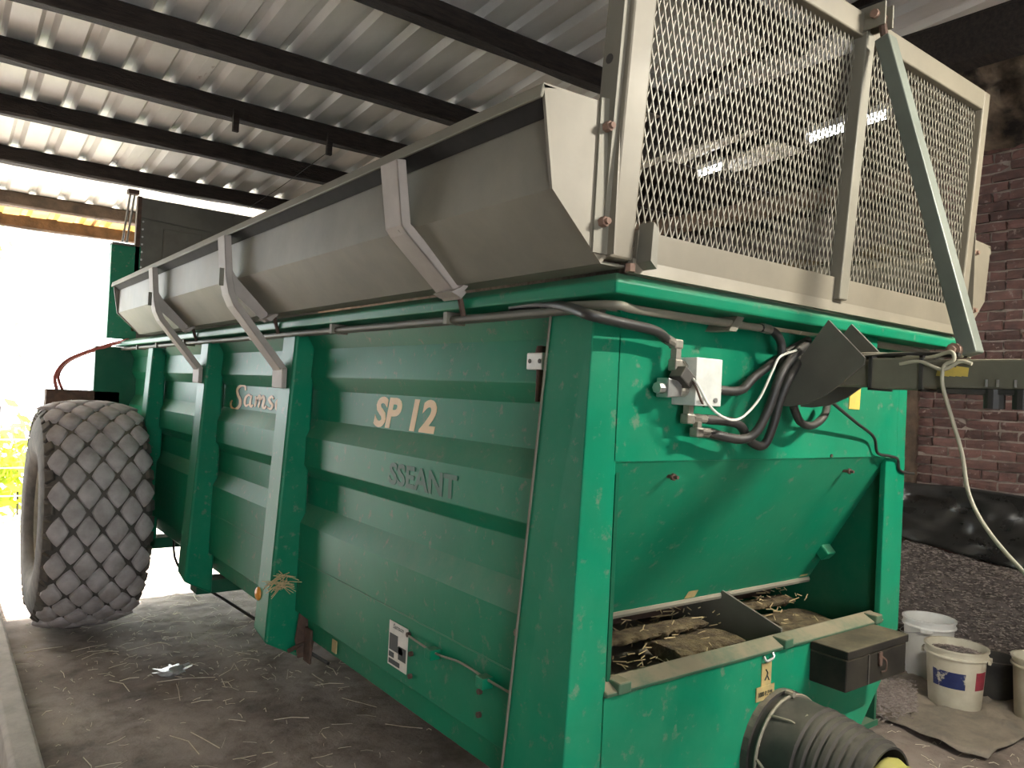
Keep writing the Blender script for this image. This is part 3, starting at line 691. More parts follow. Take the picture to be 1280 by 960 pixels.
# data plate, line and clips, bolts
a = onx(487, 779, .1); c = onx(507, 838, .1)
pl0 = onx(498, 808, .1); yw, zh = .062, .072
bm = nb(); box(bm, (.097, pl0.y - yw, pl0.z - zh), (.0995, pl0.y + yw, pl0.z + zh)); DP = fin('data_plate', bm, 'white_plate', SP[0])
for k, (y0, y1, z0, z1) in enumerate(((-.9, .0, .0, .45), (-.9, .55, -.3, .0), (.1, .9, -.55, .05), (-.9, -.35, -.62, -.38), (-.9, .3, -.92, -.7))):
    bm = nb(); box(bm, (.0965, pl0.y - max(y0, y1) * yw if False else pl0.y - y1 * yw, pl0.z + z0 * zh), (.0972, pl0.y - y0 * yw, pl0.z + z1 * zh)); fin('plate_print', bm, 'outline', SP[0])
bm = text_bm('Samson', .02, .3); fit(bm, .07, .016); side_place(bm, pl0.y + .035, pl0.z + zh * .72, .0968); fin('plate_lettering', bm, 'outline', SP[0])
lp = [onx(511, 795, .085), onx(545, 817, .082), onx(575, 828, .085), onx(610, 850, .082), onx(641, 868, .09)]
cable('grease_line', lp, .0035, 'galv')
for (px, py) in ((546, 815), (611, 850)):
    p = onx(px, py, .1); bm = nb(); box(bm, (.064, p.y - .022, p.z - .016), (.1, p.y + .014, p.z + .016)); ob = fin('line_clip', bm, 'green', SP[0], bevel=.003)
for (px, py) in ((515, 817), (514, 845), (601, 864), (600, 893), (512, 793)):
    p = onx(px, py, .1); bm = nb(); cyl(bm, (.09, p.y, p.z), (.101, p.y, p.z), .0085, 6); fin('bolt', bm, 'rust', SP[0])
# lettering
pL = onx(467, 518, .146); pR = onx(545, 525, .146)
bm = text_bm('SP 12', .12, .22, bold=.0045); fit(bm, (pL.y - pR.y), .112); side_place(bm, pL.y, 1.508, .1472); letters(bm, 'tan', SP[0], 'tan italic letter')
pL = onx(487, 590, .106); pR = onx(572, 598, .106)
bm = text_bm('SSEANT', .1, 0, bold=.003); fit(bm, pL.y - pR.y, .075); side_place(bm, pL.y, 1.325, .1055); letters(bm, 'ghost', SP[0], 'faded ghost of a removed letter')
# script wordmark drawn as brush strokes
def stroke(bm, pts, w, X):
    P = spline([(x, y, 0) for x, y in pts], 7); n = len(P); L_, R_ = [], []
    for i, p in enumerate(P):
        t = (P[min(i + 1, n - 1)] - P[max(i - 1, 0)]); t = t.normalized() if t.length > 1e-9 else Vector((1, 0, 0))
        nn = Vector((-t.y, t.x, 0)); k = i / (n - 1)
        ww = w * (.35 + .65 * math.sin(math.pi * min(1, max(0, .08 + .84 * k))))
        L_.append(p + nn * ww); R_.append(p - nn * ww)
    for i in range(n - 1):
        vs = [bm.verts.new((q.x, q.y, 0)) for q in (L_[i], R_[i], R_[i + 1], L_[i + 1])]
        try: bm.faces.new(vs)
        except ValueError: pass
    bmesh.ops.remove_doubles(bm, verts=bm.verts, dist=1e-5)
    r = bmesh.ops.extrude_face_region(bm, geom=bm.faces[:]); bmesh.ops.translate(bm, verts=[v for v in r['geom'] if isinstance(v, bmesh.types.BMVert)], vec=(0, 0, .001))
GL = {'S': [[(.7, .9), (.62, 1.1), (.38, 1.12), (.2, .92), (.28, .66), (.46, .42), (.48, .14), (.28, -.06), (.02, -.02), (-.1, .2), (-.02, .36)]],
      'a': [[(.38, .38), (.24, .47), (.08, .36), (.06, .14), (.16, .02), (.3, .1)], [(.4, .46), (.37, .26), (.38, .08), (.46, .02), (.54, .1)]],
      'm': [[(.02, .44), (.08, .3), (.06, .02)], [(.08, .26), (.22, .46), (.28, .34), (.26, .02)], [(.28, .26), (.42, .46), (.5, .34), (.48, .08), (.58, .02), (.66, .12)]],
      's': [[(.3, .4), (.18, .48), (.08, .38), (.16, .26), (.28, .16), (.22, .02), (.04, .06)]],
      'o': [[(.2, .46), (.06, .3), (.1, .06), (.24, .04), (.36, .2), (.3, .42), (.16, .44)]],
      'n': [[(.02, .44), (.08, .3), (.06, .02)], [(.08, .26), (.24, .46), (.32, .34), (.3, .08), (.4, .02), (.48, .14)]]}
def wordmark(w, m, X, dz):
    bm = nb(); x = 0.0
    for ch, adv in (('S', .72), ('a', .6), ('m', .68), ('s', .4), ('o', .44), ('n', .5)):
        for st in GL[ch]:
            b2 = nb(); sc = 1.15 if ch == 'S' else 1.35
            stroke(b2, [(x + px * (1.0 if ch == 'S' else 1.0) + py * .12, py * (1.0 if ch == 'S' else 1.2) + (0 if ch == 'S' else .14)) for px, py in st], w * (1.25 if ch == 'S' else 1), X)
            me = bpy.data.meshes.new('x'); b2.to_mesh(me); b2.free(); bm.from_mesh(me); bpy.data.meshes.remove(me)
        x += adv
    k = .108
    for v in bm.verts: v.co.x *= k * 2.5; v.co.y *= k
    side_place(bm, 3.06, 1.507, X); return letters(bm, m, SP[1], 'tan script letter stroke' if m == 'tan' else 'dark outline of a script letter', 'letter_stroke')
wordmark(.088, 'outline', .1478, 0); wordmark(.058, 'tan', .1465, 0)
# reflector, stickers and rusty hook plate on the front side post
bm = nb(); p = onx(323, 742, -.015); lathe(bm, [(0, -.008), (.02, -.006), (.028, 0), (.028, .008)], (p.x - .004, p.y, p.z), 'x', 20); fin('reflector', bm, 'amber', POST[0], smooth=True)
p = ony(385, 795, 1.88); bm = nb(); prism(bm, [(.1, p.z + .11), (.125, p.z + .12), (.17, p.z), (.16, p.z - .075), (.10, p.z - .08), (.085, p.z)], 'y', 1.86, 1.872); fin('hook_plate', bm, 'rust', S, bevel=.003)
bm = nb(); tube(bm, [(.05, 1.84, p.z - .035), (.13, 1.865, p.z - .02)], .009, 8); fin('hook_pin', bm, 'rust', S)
bm = nb(); box(bm, (.12, 1.79, p.z - .09), (.132, 1.86, p.z + .05)); fin('hook_backing', bm, 'rust', S, bevel=.01)
for (px, py) in ((418, 808),):
    q = onx(px, py, .132); bm = nb(); box(bm, (.1305, q.y - .02, q.z - .024), (.1345, q.y + .02, q.z + .024)); fin('yellow_sticker', bm, 'yellow_dirty', SP[0])
# ---- chassis under the body
for x in (.42, 1.15):
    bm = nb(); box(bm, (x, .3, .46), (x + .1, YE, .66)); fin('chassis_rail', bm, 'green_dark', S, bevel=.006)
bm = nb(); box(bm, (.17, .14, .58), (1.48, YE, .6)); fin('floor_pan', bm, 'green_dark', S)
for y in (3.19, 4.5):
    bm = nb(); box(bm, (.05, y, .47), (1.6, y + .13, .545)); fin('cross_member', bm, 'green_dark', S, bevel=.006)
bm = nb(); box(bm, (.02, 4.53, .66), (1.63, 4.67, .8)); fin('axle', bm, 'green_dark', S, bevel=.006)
bm = nb(); tube(bm, spline([(.3, 2.0, .42), (.2, 3.0, .44), (.15, 4.0, .46), (.3, 4.7, .62)], 6), .008, 6); fin('brake_line', bm, 'wire_black', S)
# ---- tool box on the lower panel
tx0, tx1, ty0, tz0, tz1 = 1.017, 1.375, .006, .822, .945
bm = nb(); box(bm, (tx0, ty0, tz0), (tx1, FY, tz1 - .028)); TB = fin('tool_box', bm, 'toolbox', S, bevel=.004)
bm = nb(); box(bm, (tx0 - .004, ty0 - .005, tz1 - .026), (tx1 + .004, FY - .002, tz1)); fin('tool_box_lid', bm, 'toolbox', TB, bevel=.003)
bm = nb(); box(bm, (tx0 + .178, ty0 - .009, tz0 + .05), (tx0 + .194, ty0, tz1 - .03)); fin('latch', bm, 'rust', TB, bevel=.003)
bm = nb(); tube(bm, spline([(tx0 + .198, ty0 - .003, tz0 + .075), (tx0 + .208, ty0 - .012, tz0 + .065), (tx0 + .208, ty0 - .012, tz0 + .035), (tx0 + .198, ty0 - .003, tz0 + .03)], 5), .003, 6); fin('handle', bm, 'rust', TB)
bm = nb(); box(bm, (tx0 + .12, ty0 - .003, tz0 + .004), (tx0 + .128, ty0, tz1 - .03)); fin('box_rib', bm, 'black', TB)
bm = nb(); cyl(bm, (tx0 - .003, FY - .025, tz1 - .02), (tx0, FY - .025, tz1 - .02), .004, 8); fin('rivet', bm, 'steel', TB)
# labels on the lower panel
p = ony(958, 841, FY); bm = nb(); box(bm, (p.x - .026, FY - .003, p.z - .036), (p.x + .02, FY - .0005, p.z + .03)); fin('warning_sticker', bm, 'yellow_dirty', LP)
bm = nb(); tube(bm, spline([(p.x - .012, FY - .004, p.z - .018), (p.x + .0, FY - .004, p.z), (p.x - .008, FY - .004, p.z + .012)], 4), .0022, 5); tube(bm, [(p.x + .008, FY - .004, p.z - .02), (p.x - .002, FY - .004, p.z - .004)], .002, 5); fin('pictogram', bm, 'outline', LP)
q = ony(956, 866, FY); bm = nb(); box(bm, (q.x - .045, FY - .004, q.z - .018), (q.x + .04, FY - .0005, q.z + .022)); fin('speed_label', bm, 'yellow_dirty', LP)
bm = text_bm('1000 R.P.M.', .02, 0); fit(bm, .068, .014); front_place(bm, q.x - .037, q.z - .006, FY - .005); fin('lettering', bm, 'outline', LP)
bm = nb(); tube(bm, spline([(p.x - .022, FY - .004, p.z + .052), (p.x - .018, FY - .012, p.z + .04), (p.x + .014, FY - .012, p.z + .046), (p.x + .018, FY - .004, p.z + .058)], 4), .004, 6); fin('wire_eye', bm, 'steel', LP)
# ---- drive shaft guard
pc = Vector((.855, FY, .66))
prof = [(.17, 0), (.172, -.10)]
y = -.10; r = .172
bm = nb()
pr = [(.15, -.0), (.158, -.02), (.158, -.07), (.155, -.12)]
for i in range(7):
    y0 = -.13 - i * .027; rr_ = .154 - i * .004
    pr += [(rr_ + .004, y0), (rr_ + .004, y0 - .014), (rr_ - .004, y0 - .018), (rr_ - .004, y0 - .025)]
pr += [(.124, -.33), (.118, -.33), (.125, -.2), (.14, -.05)]
lathe(bm, pr, pc, 'y', 40); SG = fin('shaft_guard', bm, 'rubber', S, smooth=True)
bm = nb(); tube(bm, [pc + Vector((math.cos(a) * .162, -.045, math.sin(a) * .162)) for a in [k * 2 * math.pi / 40 for k in range(41)]], .005, 6); fin('clamp_ring', bm, 'galv', SG)
bm = nb(); lathe(bm, [(.155, -.02), (.168, -.02), (.168, .0), (.14, .0)], pc, 'y', 32); fin('guard_flange', bm, 'black', SG)
bm = nb(); cyl(bm, pc + Vector((0, -.03, .168)), pc + Vector((0, -.055, .168)), .009, 8); fin('clamp_screw', bm, 'galv', SG)
bm = nb(); tube(bm, spline([pc + Vector((-.1, -.05, .128)), pc + Vector((-.09, -.1, .13)), pc + Vector((-.08, -.12, .125)), pc + Vector((-.05, -.13, .148))], 5), .004, 5); fin('twine', bm, 'arm', SG)
bm = nb(); tube(bm, spline([pc + Vector((-.16, -.05, .02)), pc + Vector((-.162, -.1, -.01)), pc + Vector((-.158, -.13, .0)), pc + Vector((-.16, -.12, -.05))], 5), .005, 5); fin('twine', bm, 'arm', SG)
bm = nb(); pr = [(.0, -.2), (.06, -.2), (.06, -.31), (.1, -.325)]
for i in range(4): pr += [(.104 - i * .008, -.34 - i * .03), (.094 - i * .008, -.362 - i * .03)]
pr += [(.06, -.48), (.0, -.485)]
lathe(bm, pr, pc + Vector((-.012, 0, .0)), 'y', 32); fin('shaft_sleeve', bm, 'yellow_guard', S, smooth=True)
# ---- rear hood, lift cylinder, tail pieces
HY = 5.43
bm = nb(); p0 = ony(172, 243, HY); box(bm, (p0.x, HY, 1.9), (1.6, HY + .03, 3.06)); HD = fin('rear_hood', bm, 'plate_dark', S)
bm = nb(); box(bm, (p0.x, HY - .03, 2.0), (p0.x + .03, HY, 3.06)); fin('hood_edge', bm, 'rust', HD)
bm = nb(); hexa(bm, [(p0.x + .03, HY - .015, 2.9), (1.55, HY - .015, 2.82), (1.55, HY, 2.82), (p0.x + .03, HY, 2.9), (p0.x + .03, HY - .015, 3.04), (1.55, HY - .015, 2.96), (1.55, HY, 2.96), (p0.x + .03, HY, 3.04)]); fin('hood_rail', bm, 'plate_dark', HD)
bm = nb(); box(bm, (p0.x + .2, HY - .02, 2.0), (p0.x + .5, HY, 2.84)); fin('hood_panel', bm, 'plate_dark', HD, bevel=.01)
for i in range(9):
    z = 2.45 + i * .06; bm = nb(); cyl(bm, (p0.x + .05, HY - .01, z), (p0.x + .05, HY + .001, z), .008, 6); fin('rivet', bm, 'steel', HD)
GY = 5.40
g0 = ony(140, 303, GY); g1 = ony(166, 303, GY)
bm = nb(); box(bm, (g0.x, GY, 1.935), (g1.x + .06, GY + .1, g0.z)); fin('cylinder_housing', bm, 'green', S, bevel=.004)
bm = nb(); box(bm, (g0.x, GY - .03, g0.z - .012), (g1.x + .01, GY + .1, g0.z + .004)); fin('housing_cap', bm, 'plate_dark', S)
ct = ony(166, 238, GY - .02); cb = ony(155, 303, GY - .02)
for dx in (-.012, .018):
    bm = nb(); tube(bm, [(cb.x + dx, cb.y, cb.z), (ct.x + dx, ct.y, ct.z)], .0085, 8); fin('lift_rod', bm, 'steel', S)
bm = nb(); box(bm, (ct.x - .035, GY - .05, ct.z - .03), (ct.x + .045, GY + .02, ct.z + .005)); fin('rod_head', bm, 'rust', S, bevel=.004)
bm = nb(); a = ony(57, 486, 5.6); b = ony(118, 520, 5.6); box(bm, (a.x, 5.55, b.z), (.04, 5.68, a.z)); fin('rear_bracket', bm, 'rust', S, bevel=.005)
cable('red_hose', [ony(71, 487, 5.6), ony(69, 470, 5.6), ony(82, 452, 5.6), ony(108, 440, 5.58), ony(140, 430, 5.5), ony(160, 425, 5.3)], .013, 'hose_red')
cable('red_hose', [ony(78, 487, 5.6), ony(73, 470, 5.62), ony(84, 453, 5.62), ony(109, 441, 5.6), ony(140, 431, 5.52)], .011, 'hose_red')
# ---- wheels
WR, WC = .742, .735
def tire_r(x):                                                      # tread crown radius across the width
    return WR - .022 - .05 * (abs(x) / .28) ** 2.6
def make_wheel(cx, cy, out):
    c = Vector((cx, cy, WC))
    bm = nb(); pr = []
    half = [(.0, WR - .022), (.12, WR - .024), (.2, WR - .04), (.26, WR - .075), (.295, WR - .14), (.312, WR - .24), (.3, WR - .32), (.27, WR - .38), (.24, .36)]
    for x, r in half[::-1]: pr.append((r, -x))
    for x, r in half[1:]: pr.append((r, x))
    lathe(bm, pr, c, 'x', 72)
    for v in bm.verts:
        if v.co.z < .012:
            dz = .012 - v.co.z; v.co.z = .012; v.co.x += math.copysign(dz * .5, v.co.x - cx)
    T = fin('tire', bm, 'tire', S, smooth=True)
    s = out
    bm = nb(); lathe(bm, [(.375, s * .235), (.365, s * .25), (.345, s * .24), (.335, s * .15), (.3, s * .1), (.24, s * .07), (.12, s * .08), (.1, s * .12), (.0, s * .13)], c, 'x', 40); RM = fin('rim', bm, 'rim', S, smooth=True)
    bm = nb(); lathe(bm, [(.375, -s * .235), (.34, -s * .23), (.33, s * .1)], c, 'x', 40); fin('rim_barrel', bm, 'rim', RM, smooth=True)
    bm = nb(); lathe(bm, [(.09, s * .1), (.085, s * .2), (.06, s * .23), (0, s * .235)], c, 'x', 20); fin('hub', bm, 'rim', RM, smooth=True)
    for k in range(8):
        a = k * math.pi / 4; q = c + Vector((0, math.cos(a) * .17, math.sin(a) * .17)); bm = nb(); cyl(bm, q + Vector((s * .07, 0, 0)), q + Vector((s * .1, 0, 0)), .014, 6); fin('wheel_nut', bm, 'bolt', RM)
    # diamond tread blocks: local z out of the tread, x across, y round the circumference
    NC = 21; pw = .152
    colx = [-.228, -.152, -.076, 0, .076, .152, .228]
    protos = {}
    for ci, x in enumerate(colx):
        ang = math.atan(-(tire_r(abs(x) + .01) - tire_r(abs(x) - .01)) / .02) * (1 if x > 0 else -1) if x else 0
        for k in range(NC):
            th = (k + (.5 if ci % 2 else 0)) * 2 * math.pi / NC + .08
            if math.cos(th) < -.972: continue
            key = 'edge' if abs(x) > .2 else 'mid'
            if key not in protos:
                bm = nb(); hw, hl = (.062, .088) if key == 'mid' else (.057, .084)
                o8 = []
                for q_ in range(16):
                    a_ = q_ * math.pi / 8; ca, sa = math.cos(a_), math.sin(a_); rr_ = (abs(ca) ** 1.22 + abs(sa) ** 1.22) ** (-1 / 1.22); o8.append((hw * ca * rr_, hl * sa * rr_))
                lo = [(u * 1.05, v * 1.05, -.02 - v * v / (2 * WR)) for u, v in o8]; mid = [(u, v, .016 - v * v / (2 * WR)) for u, v in o8]; top = [(u * .93, v * .93, .021 - v * v * .86 / (2 * WR)) for u, v in o8]
                loops(bm, [lo, mid, top]); protos[key] = fin('tread_block', bm, 'tread', None, smooth=True); first = True
            else: first = False
            m = Matrix.Translation(c) @ Matrix.Rotation(th, 4, 'X') @ Matrix.Translation((x, 0, tire_r(x))) @ Matrix.Rotation(ang, 4, 'Y')
            if first:
                protos[key].parent = T; ml = m.copy(); ml.translation -= Vector(T['_w']); protos[key].matrix_local = ml
            else: inst(protos[key], T, m)
    # shoulder lugs
    lug = None
    for k in range(NC * 2):
        th = k * math.pi / NC + .04
        if math.cos(th) < -.96: continue
        for sgn in (-1, 1):
            m = Matrix.Translation(c) @ Matrix.Rotation(th, 4, 'X') @ Matrix.Translation((sgn * .268, 0, WR - .085)) @ Matrix.Rotation(sgn * R(50), 4, 'Y')
            if lug is None:
                bm = nb(); b_ = [(-.03, -.038), (.03, -.03), (.03, .03), (-.03, .038)]
                loops(bm, [[(u, v, -.02) for u, v in b_], [(u, v, .012) for u, v in b_], [(u * .85, v * .85, .016) for u, v in b_]])
                lug = fin('shoulder_lug', bm, 'tire', None); lug.parent = T; ml = m.copy(); ml.translation -= Vector(T['_w']); lug.matrix_local = ml
            else: inst(lug, T, m)
make_wheel(-.31, 4.6, -1); make_wheel(XR + .31, 4.6, 1)

# ================================================================== THINGS AROUND
# ---- straw tuft on the post
random.seed(11); bm = nb(); p = ony(350, 728, 1.888)
for i in range(46):
    a = random.uniform(-.6, 3.9); l = random.uniform(.03, .075); q = p + Vector((random.uniform(-.02, .02), random.uniform(-.018, .0), random.uniform(-.025, .03)))
    d = Vector((math.cos(a) * l, random.uniform(-.02, .0), math.sin(a) * l * .7 - .015)); tube(bm, [q - d * .3, q + d * .3 + Vector((0, -.006, .006)), q + d], .0016, 4)
tag(fin('straw_tuft', bm, 'straw', org=p), 'tuft of dry straw stuck to a green side post', 'straw', kind='stuff')
# ---- straw litter on the floor
random.seed(21); bm = nb()
def straw_at(x, y, l, r, z=.0):
    a = random.uniform(0, 6.28); b = random.uniform(-.5, .5); z0 = fl(x, y) + .006 + z
    P = [Vector((x, y, z0)), Vector((x + math.cos(a) * l * .5, y + math.sin(a) * l * .5, z0 + random.uniform(0, .012))), Vector((x + math.cos(a + b * .4) * l, y + math.sin(a + b * .4) * l, z0 + random.uniform(-.002, .01)))]
    tube(bm, P, r, 4)
for i in range(900):
    x = random.uniform(-.72, 2.2); y = random.uniform(1.2, 7.4)
    if random.random() < .25: x, y = random.gauss(.15, .35), random.gauss(3.8, .6)
    if x < -.72: continue
    straw_at(x, y, random.choice((.015, .02, .03, .03, .045, .06, .1)), random.choice((.0008, .0012, .0018)))
for i in range(34): straw_at(random.uniform(-.6, 1.2), random.uniform(1.6, 5.0), random.uniform(.12, .3), .002)
for i in range(200): straw_at(random.uniform(2.5, 3.6), random.uniform(-.4, 1.6), random.uniform(.02, .07), .0012)
tag(fin('straw_litter', bm, 'straw_pale'), 'loose straw scattered over the dirt floor', 'straw', kind='stuff')
# ---- crumpled foil litter
random.seed(4); p = onz(215, 838, 0.02); bm = nb(); bmesh.ops.create_icosphere(bm, subdivisions=2, radius=.05)
for v in bm.verts:
    n_ = noise.noise(v.co * 40); v.co *= 1 + .7 * n_; v.co.z *= .45; v.co.x *= 1.5
    v.co += p
for k in range(7):
    a = random.uniform(0, 6.28); q = p + Vector((math.cos(a) * .05, math.sin(a) * .04, 0)); d = Vector((math.cos(a) * .06, math.sin(a) * .05, random.uniform(.0, .03))); s_ = Vector((-d.y, d.x, .01)) * .3
    hexa(bm, [q - s_, q + s_, q + d + s_ * .4, q + d - s_ * .4] + [w + Vector((0, 0, .003)) for w in (q - s_, q + s_, q + d + s_ * .4, q + d - s_ * .4)])
tag(fin('foil_scrap', bm, 'foil', org=p), 'crumpled silvery scrap lying on the dark dirt floor', 'litter')
# ---- wood chip heap, tarps
def heapz(x, y):
    t = min(1, max(0, (x - 4.07 - .02 * noise.noise((y * 2, 0, 0))) / .35)); s = t * t * (3 - 2 * t)
    return .0 + s * (.62 + .11 * (y - .3)) + .012 * noise.noise((x * 9, y * 9, 1)) - (.03 if t == 0 else 0)
random.seed(31); bm = gridmesh(4.06, 4.42, -1.2, 1.48, 50, 90, heapz); NG = len(bm.faces)
def chip(x, y, z, l, w):
    a = random.uniform(0, 3.14); tl = random.uniform(-.5, .5); d = Vector((math.cos(a) * l, math.sin(a) * l, tl * l * .6)); s_ = Vector((-math.sin(a) * w, math.cos(a) * w, random.uniform(-.3, .3) * w)); c = Vector((x, y, z + random.uniform(0, .006))); n_ = d.cross(s_).normalized() * .003
    hexa(bm, [c - d - s_, c + d - s_, c + d + s_, c - d + s_] + [c - d - s_ + n_, c + d - s_ + n_, c + d + s_ + n_, c - d + s_ + n_])
for i in range(8000):
    x = random.uniform(4.08, 4.41); y = random.uniform(-.1, 1.46); chip(x, y, heapz(x, y) + .001, random.uniform(.009, .022), random.uniform(.003, .006))
o = fin('chip_heap', bm, 'chips'); o.data.materials.append(MATS['chips_light'])
for k, pl in enumerate(o.data.polygons): pl.material_index = 0 if k < NG or k % 12 < 6 else 1
tag(o, 'heap of grey brown wood chips against the brick wall', 'heap', kind='stuff')
def wav(y, z): return .06 * noise.noise((y * 2.2, z * 3.0, 0)) + .05 * noise.noise((y * 5 + z * 6, z * 3, 5)) + .022 * noise.noise((y * 14 + z * 9, z * 16, 2)) + .05 * abs(noise.noise((y * 4 - z * 9, z * 5, 9)))
bm = nb(); vs = []
for i in range(61):
    y = -1.2 + i * 2.85 / 60
    zt = 1.155 + .006 * math.sin(y * 7); zb = heapz(4.42, y) + .0
    vs.append([bm.verts.new((4.555 - .06 * (j / 22) ** 1.5 - wav(y, zt + (zb - zt) * j / 22) * min(1, j / 4), y, zt + (zb - zt) * j / 22)) for j in range(23)])
for a, b in zip(vs, vs[1:]):
    for j in range(22): bm.faces.new((a[j], b[j], b[j + 1], a[j + 1]))
o = fin('plastic_tarp', bm, 'tarp_black', smooth=True); o.modifiers.new('thick', 'SOLIDIFY').thickness = .003
tag(o, 'wrinkled black plastic tarp hanging along the foot of the brick wall', 'tarp')
pts = [(1083, 884), (1088, 868), (1120, 850), (1160, 840), (1330, 800), (1500, 880), (1400, 960), (1278, 920), (1235, 946), (1200, 938), (1150, 915)]
bm = nb(); poly = [onz(x, y, .02) for x, y in pts]
cx_ = sum((q for q in poly), Vector()) / len(poly)
vs0 = bm.verts.new(cx_)
rings = []
for k in range(1, 11):
    rings.append([bm.verts.new(cx_ + (q - cx_) * (k / 10)) for q in [poly[i // 4].lerp(poly[(i // 4 + 1) % len(poly)], (i % 4) / 4) for i in range(4 * len(poly))]])
n_ = len(rings[0])
for i in range(n_): bm.faces.new((vs0, rings[0][i], rings[0][(i + 1) % n_]))
for a, b in zip(rings, rings[1:]):
    for i in range(n_): bm.faces.new((a[i], b[i], b[(i + 1) % n_], a[(i + 1) % n_]))
for v in bm.verts:
    r_ = (v.co - cx_).length
    v.co.z = .006 + .05 * abs(noise.noise((v.co.x * 5, v.co.y * 6, 2))) + .016 * noise.noise((v.co.x * 14, v.co.y * 3, 4))
    v.co.z = max(.004, v.co.z)
o = fin('floor_tarp', bm, 'tarp_grey', smooth=True); o.modifiers.new('thick', 'SOLIDIFY').thickness = .004
tag(o, 'crumpled grey tarp spread on the floor under the buckets', 'tarp')
bm = nb(); random.seed(8)
for i in range(1300):
    px = random.gauss(1120, 17); py = random.gauss(872, 11)
    if px < 1088 or px > 1146: continue
    q = onz(px, py, .045); chip(q.x, q.y, q.z, random.uniform(.006, .016), random.uniform(.0022, .0045))
tag(fin('spilled_chips', bm, 'chips_light'), 'wood chips spilled on the grey tarp beside the tool box', 'wood chips', kind='stuff')
# ---- buckets
def bucket(loc, rt, rb, h, m, label, rot=0, chips=False, labels=False, tilt=0):
    e = empty('plastic_bucket', loc, label, 'bucket', 'plastic buckets by the chip heap'); L_ = Vector(loc)
    bm = nb(); lathe(bm, [(0, 0), (rb - .005, 0), (rb, .006), (rt - .006, h - .05), (rt - .004, h - .05), (rt + .006, h - .048), (rt + .006, h - .04), (rt - .001, h - .036), (rt, h - .012), (rt + .007, h - .01), (rt + .007, h), (rt - .006, h), (rt - .008, h - .01), (rb - .006, .012), (0, .012)], L_, 'z', 40)
    body = fin('body', bm, m, e, smooth=True)
    for s in (0, math.pi):
        a = rot + s; bm = nb(); c = L_ + Vector((math.cos(a) * (rt + .008), math.sin(a) * (rt + .008), h - .055)); ln = .035
        t = Vector((-math.sin(a), math.cos(a), 0)); n2 = Vector((math.cos(a), math.sin(a), 0))
        hexa(bm, [c + t * u * ln + n2 * v_ * .008 + Vector((0, 0, w)) for w in (-.012, .014) for u, v_ in ((-1, -1), (1, -1), (1, 1), (-1, 1))]); fin('handle_lug', bm, m, e, bevel=.003)
    a0 = rot; bm = nb()
    P = [L_ + Vector((math.cos(rot + t) * (rt + .014), math.sin(rot + t) * (rt + .014), h - .055 - .05 * math.sin(t))) for t in [math.pi * k / 16 for k in range(17)]]
    tube(bm, P, .0025, 6); fin('wire_handle', bm, 'steel', e)
    def patch(name, aa, ab, z0, z1, mm):
        bm = nb(); ls = []
        for k in range(13):
            a = aa + (ab - aa) * k / 12
            r0 = rb + (rt - .006 - rb) * z0 / (h - .05) + .0012; r1 = rb + (rt - .006 - rb) * z1 / (h - .05) + .0012
            ls.append([L_ + Vector((math.cos(a) * r, math.sin(a) * r, z)) for r, z in ((r0, z0), (r1, z1), (r1 - .0015, z1), (r0 - .0015, z0))])
        loops(bm, ls); fin(name, bm, mm, e)
    if labels:
        fa = math.atan2(CAM.y - L_.y, CAM.x - L_.x)
        patch('printed_label', fa - .85, fa + .35, .125, .215, 'label_blue'); patch('printed_label', fa + .75, fa + 1.3, .125, .225, 'label_red')
    if chips:
        bm = nb(); lathe(bm, [(0, h - .025), (rt * .5, h - .03), (rt - .01, h - .06)], L_, 'z', 24); tag(fin('chip_fill', bm, 'chips', e), kind='stuff')
        globals()['bm'] = nb(); random.seed(17)
        for i in range(420):
            r = math.sqrt(random.random()) * (rt - .014); a = random.uniform(0, 6.28); chip(L_.x + math.cos(a) * r, L_.y + math.sin(a) * r, L_.z + h - .03 - .02 * (r / rt), random.uniform(.008, .02), random.uniform(.002, .005))
        tag(fin('chip_fill', globals()['bm'], 'chips_light', e), kind='stuff')
    return e
b1 = onz(1192, 890, .01)
bucket((b1.x + .125, b1.y + .05, .012), .158, .132, .335, 'bucket', 'cream plastic bucket full of wood chips with blue and red labels', rot=R(-75), chips=True, labels=True)
b2_ = onz(1160, 848, 0); bucket((b2_.x + .03, b2_.y + .02, .012), .148, .122, .36, 'bucket_white', 'clean white empty plastic bucket behind the tool box', rot=R(20))
b3 = onz(1296, 908, 0); bucket((b3.x + .1, b3.y + .02, .012), .14, .12, .33, 'bucket', 'cream plastic bucket beside the black tub with straw at its rim', rot=R(190))
bm = nb(); q = Vector((3.95, .7, 0)) - Vector((.1, .05, 0)); 
pr = [(0, 0), (.115, 0), (.138, .2), (.15, .2), (.15, .215), (.128, .215), (.105, .015), (0, .015)]
lathe(bm, pr, (q.x + .1, q.y + .05, .02), 'z', 28); tag(fin('plastic_tub', bm, 'black', smooth=True, org=(q.x + .1, q.y + .05, .02)), 'low black plastic tub at the foot of the chip heap', 'tub')
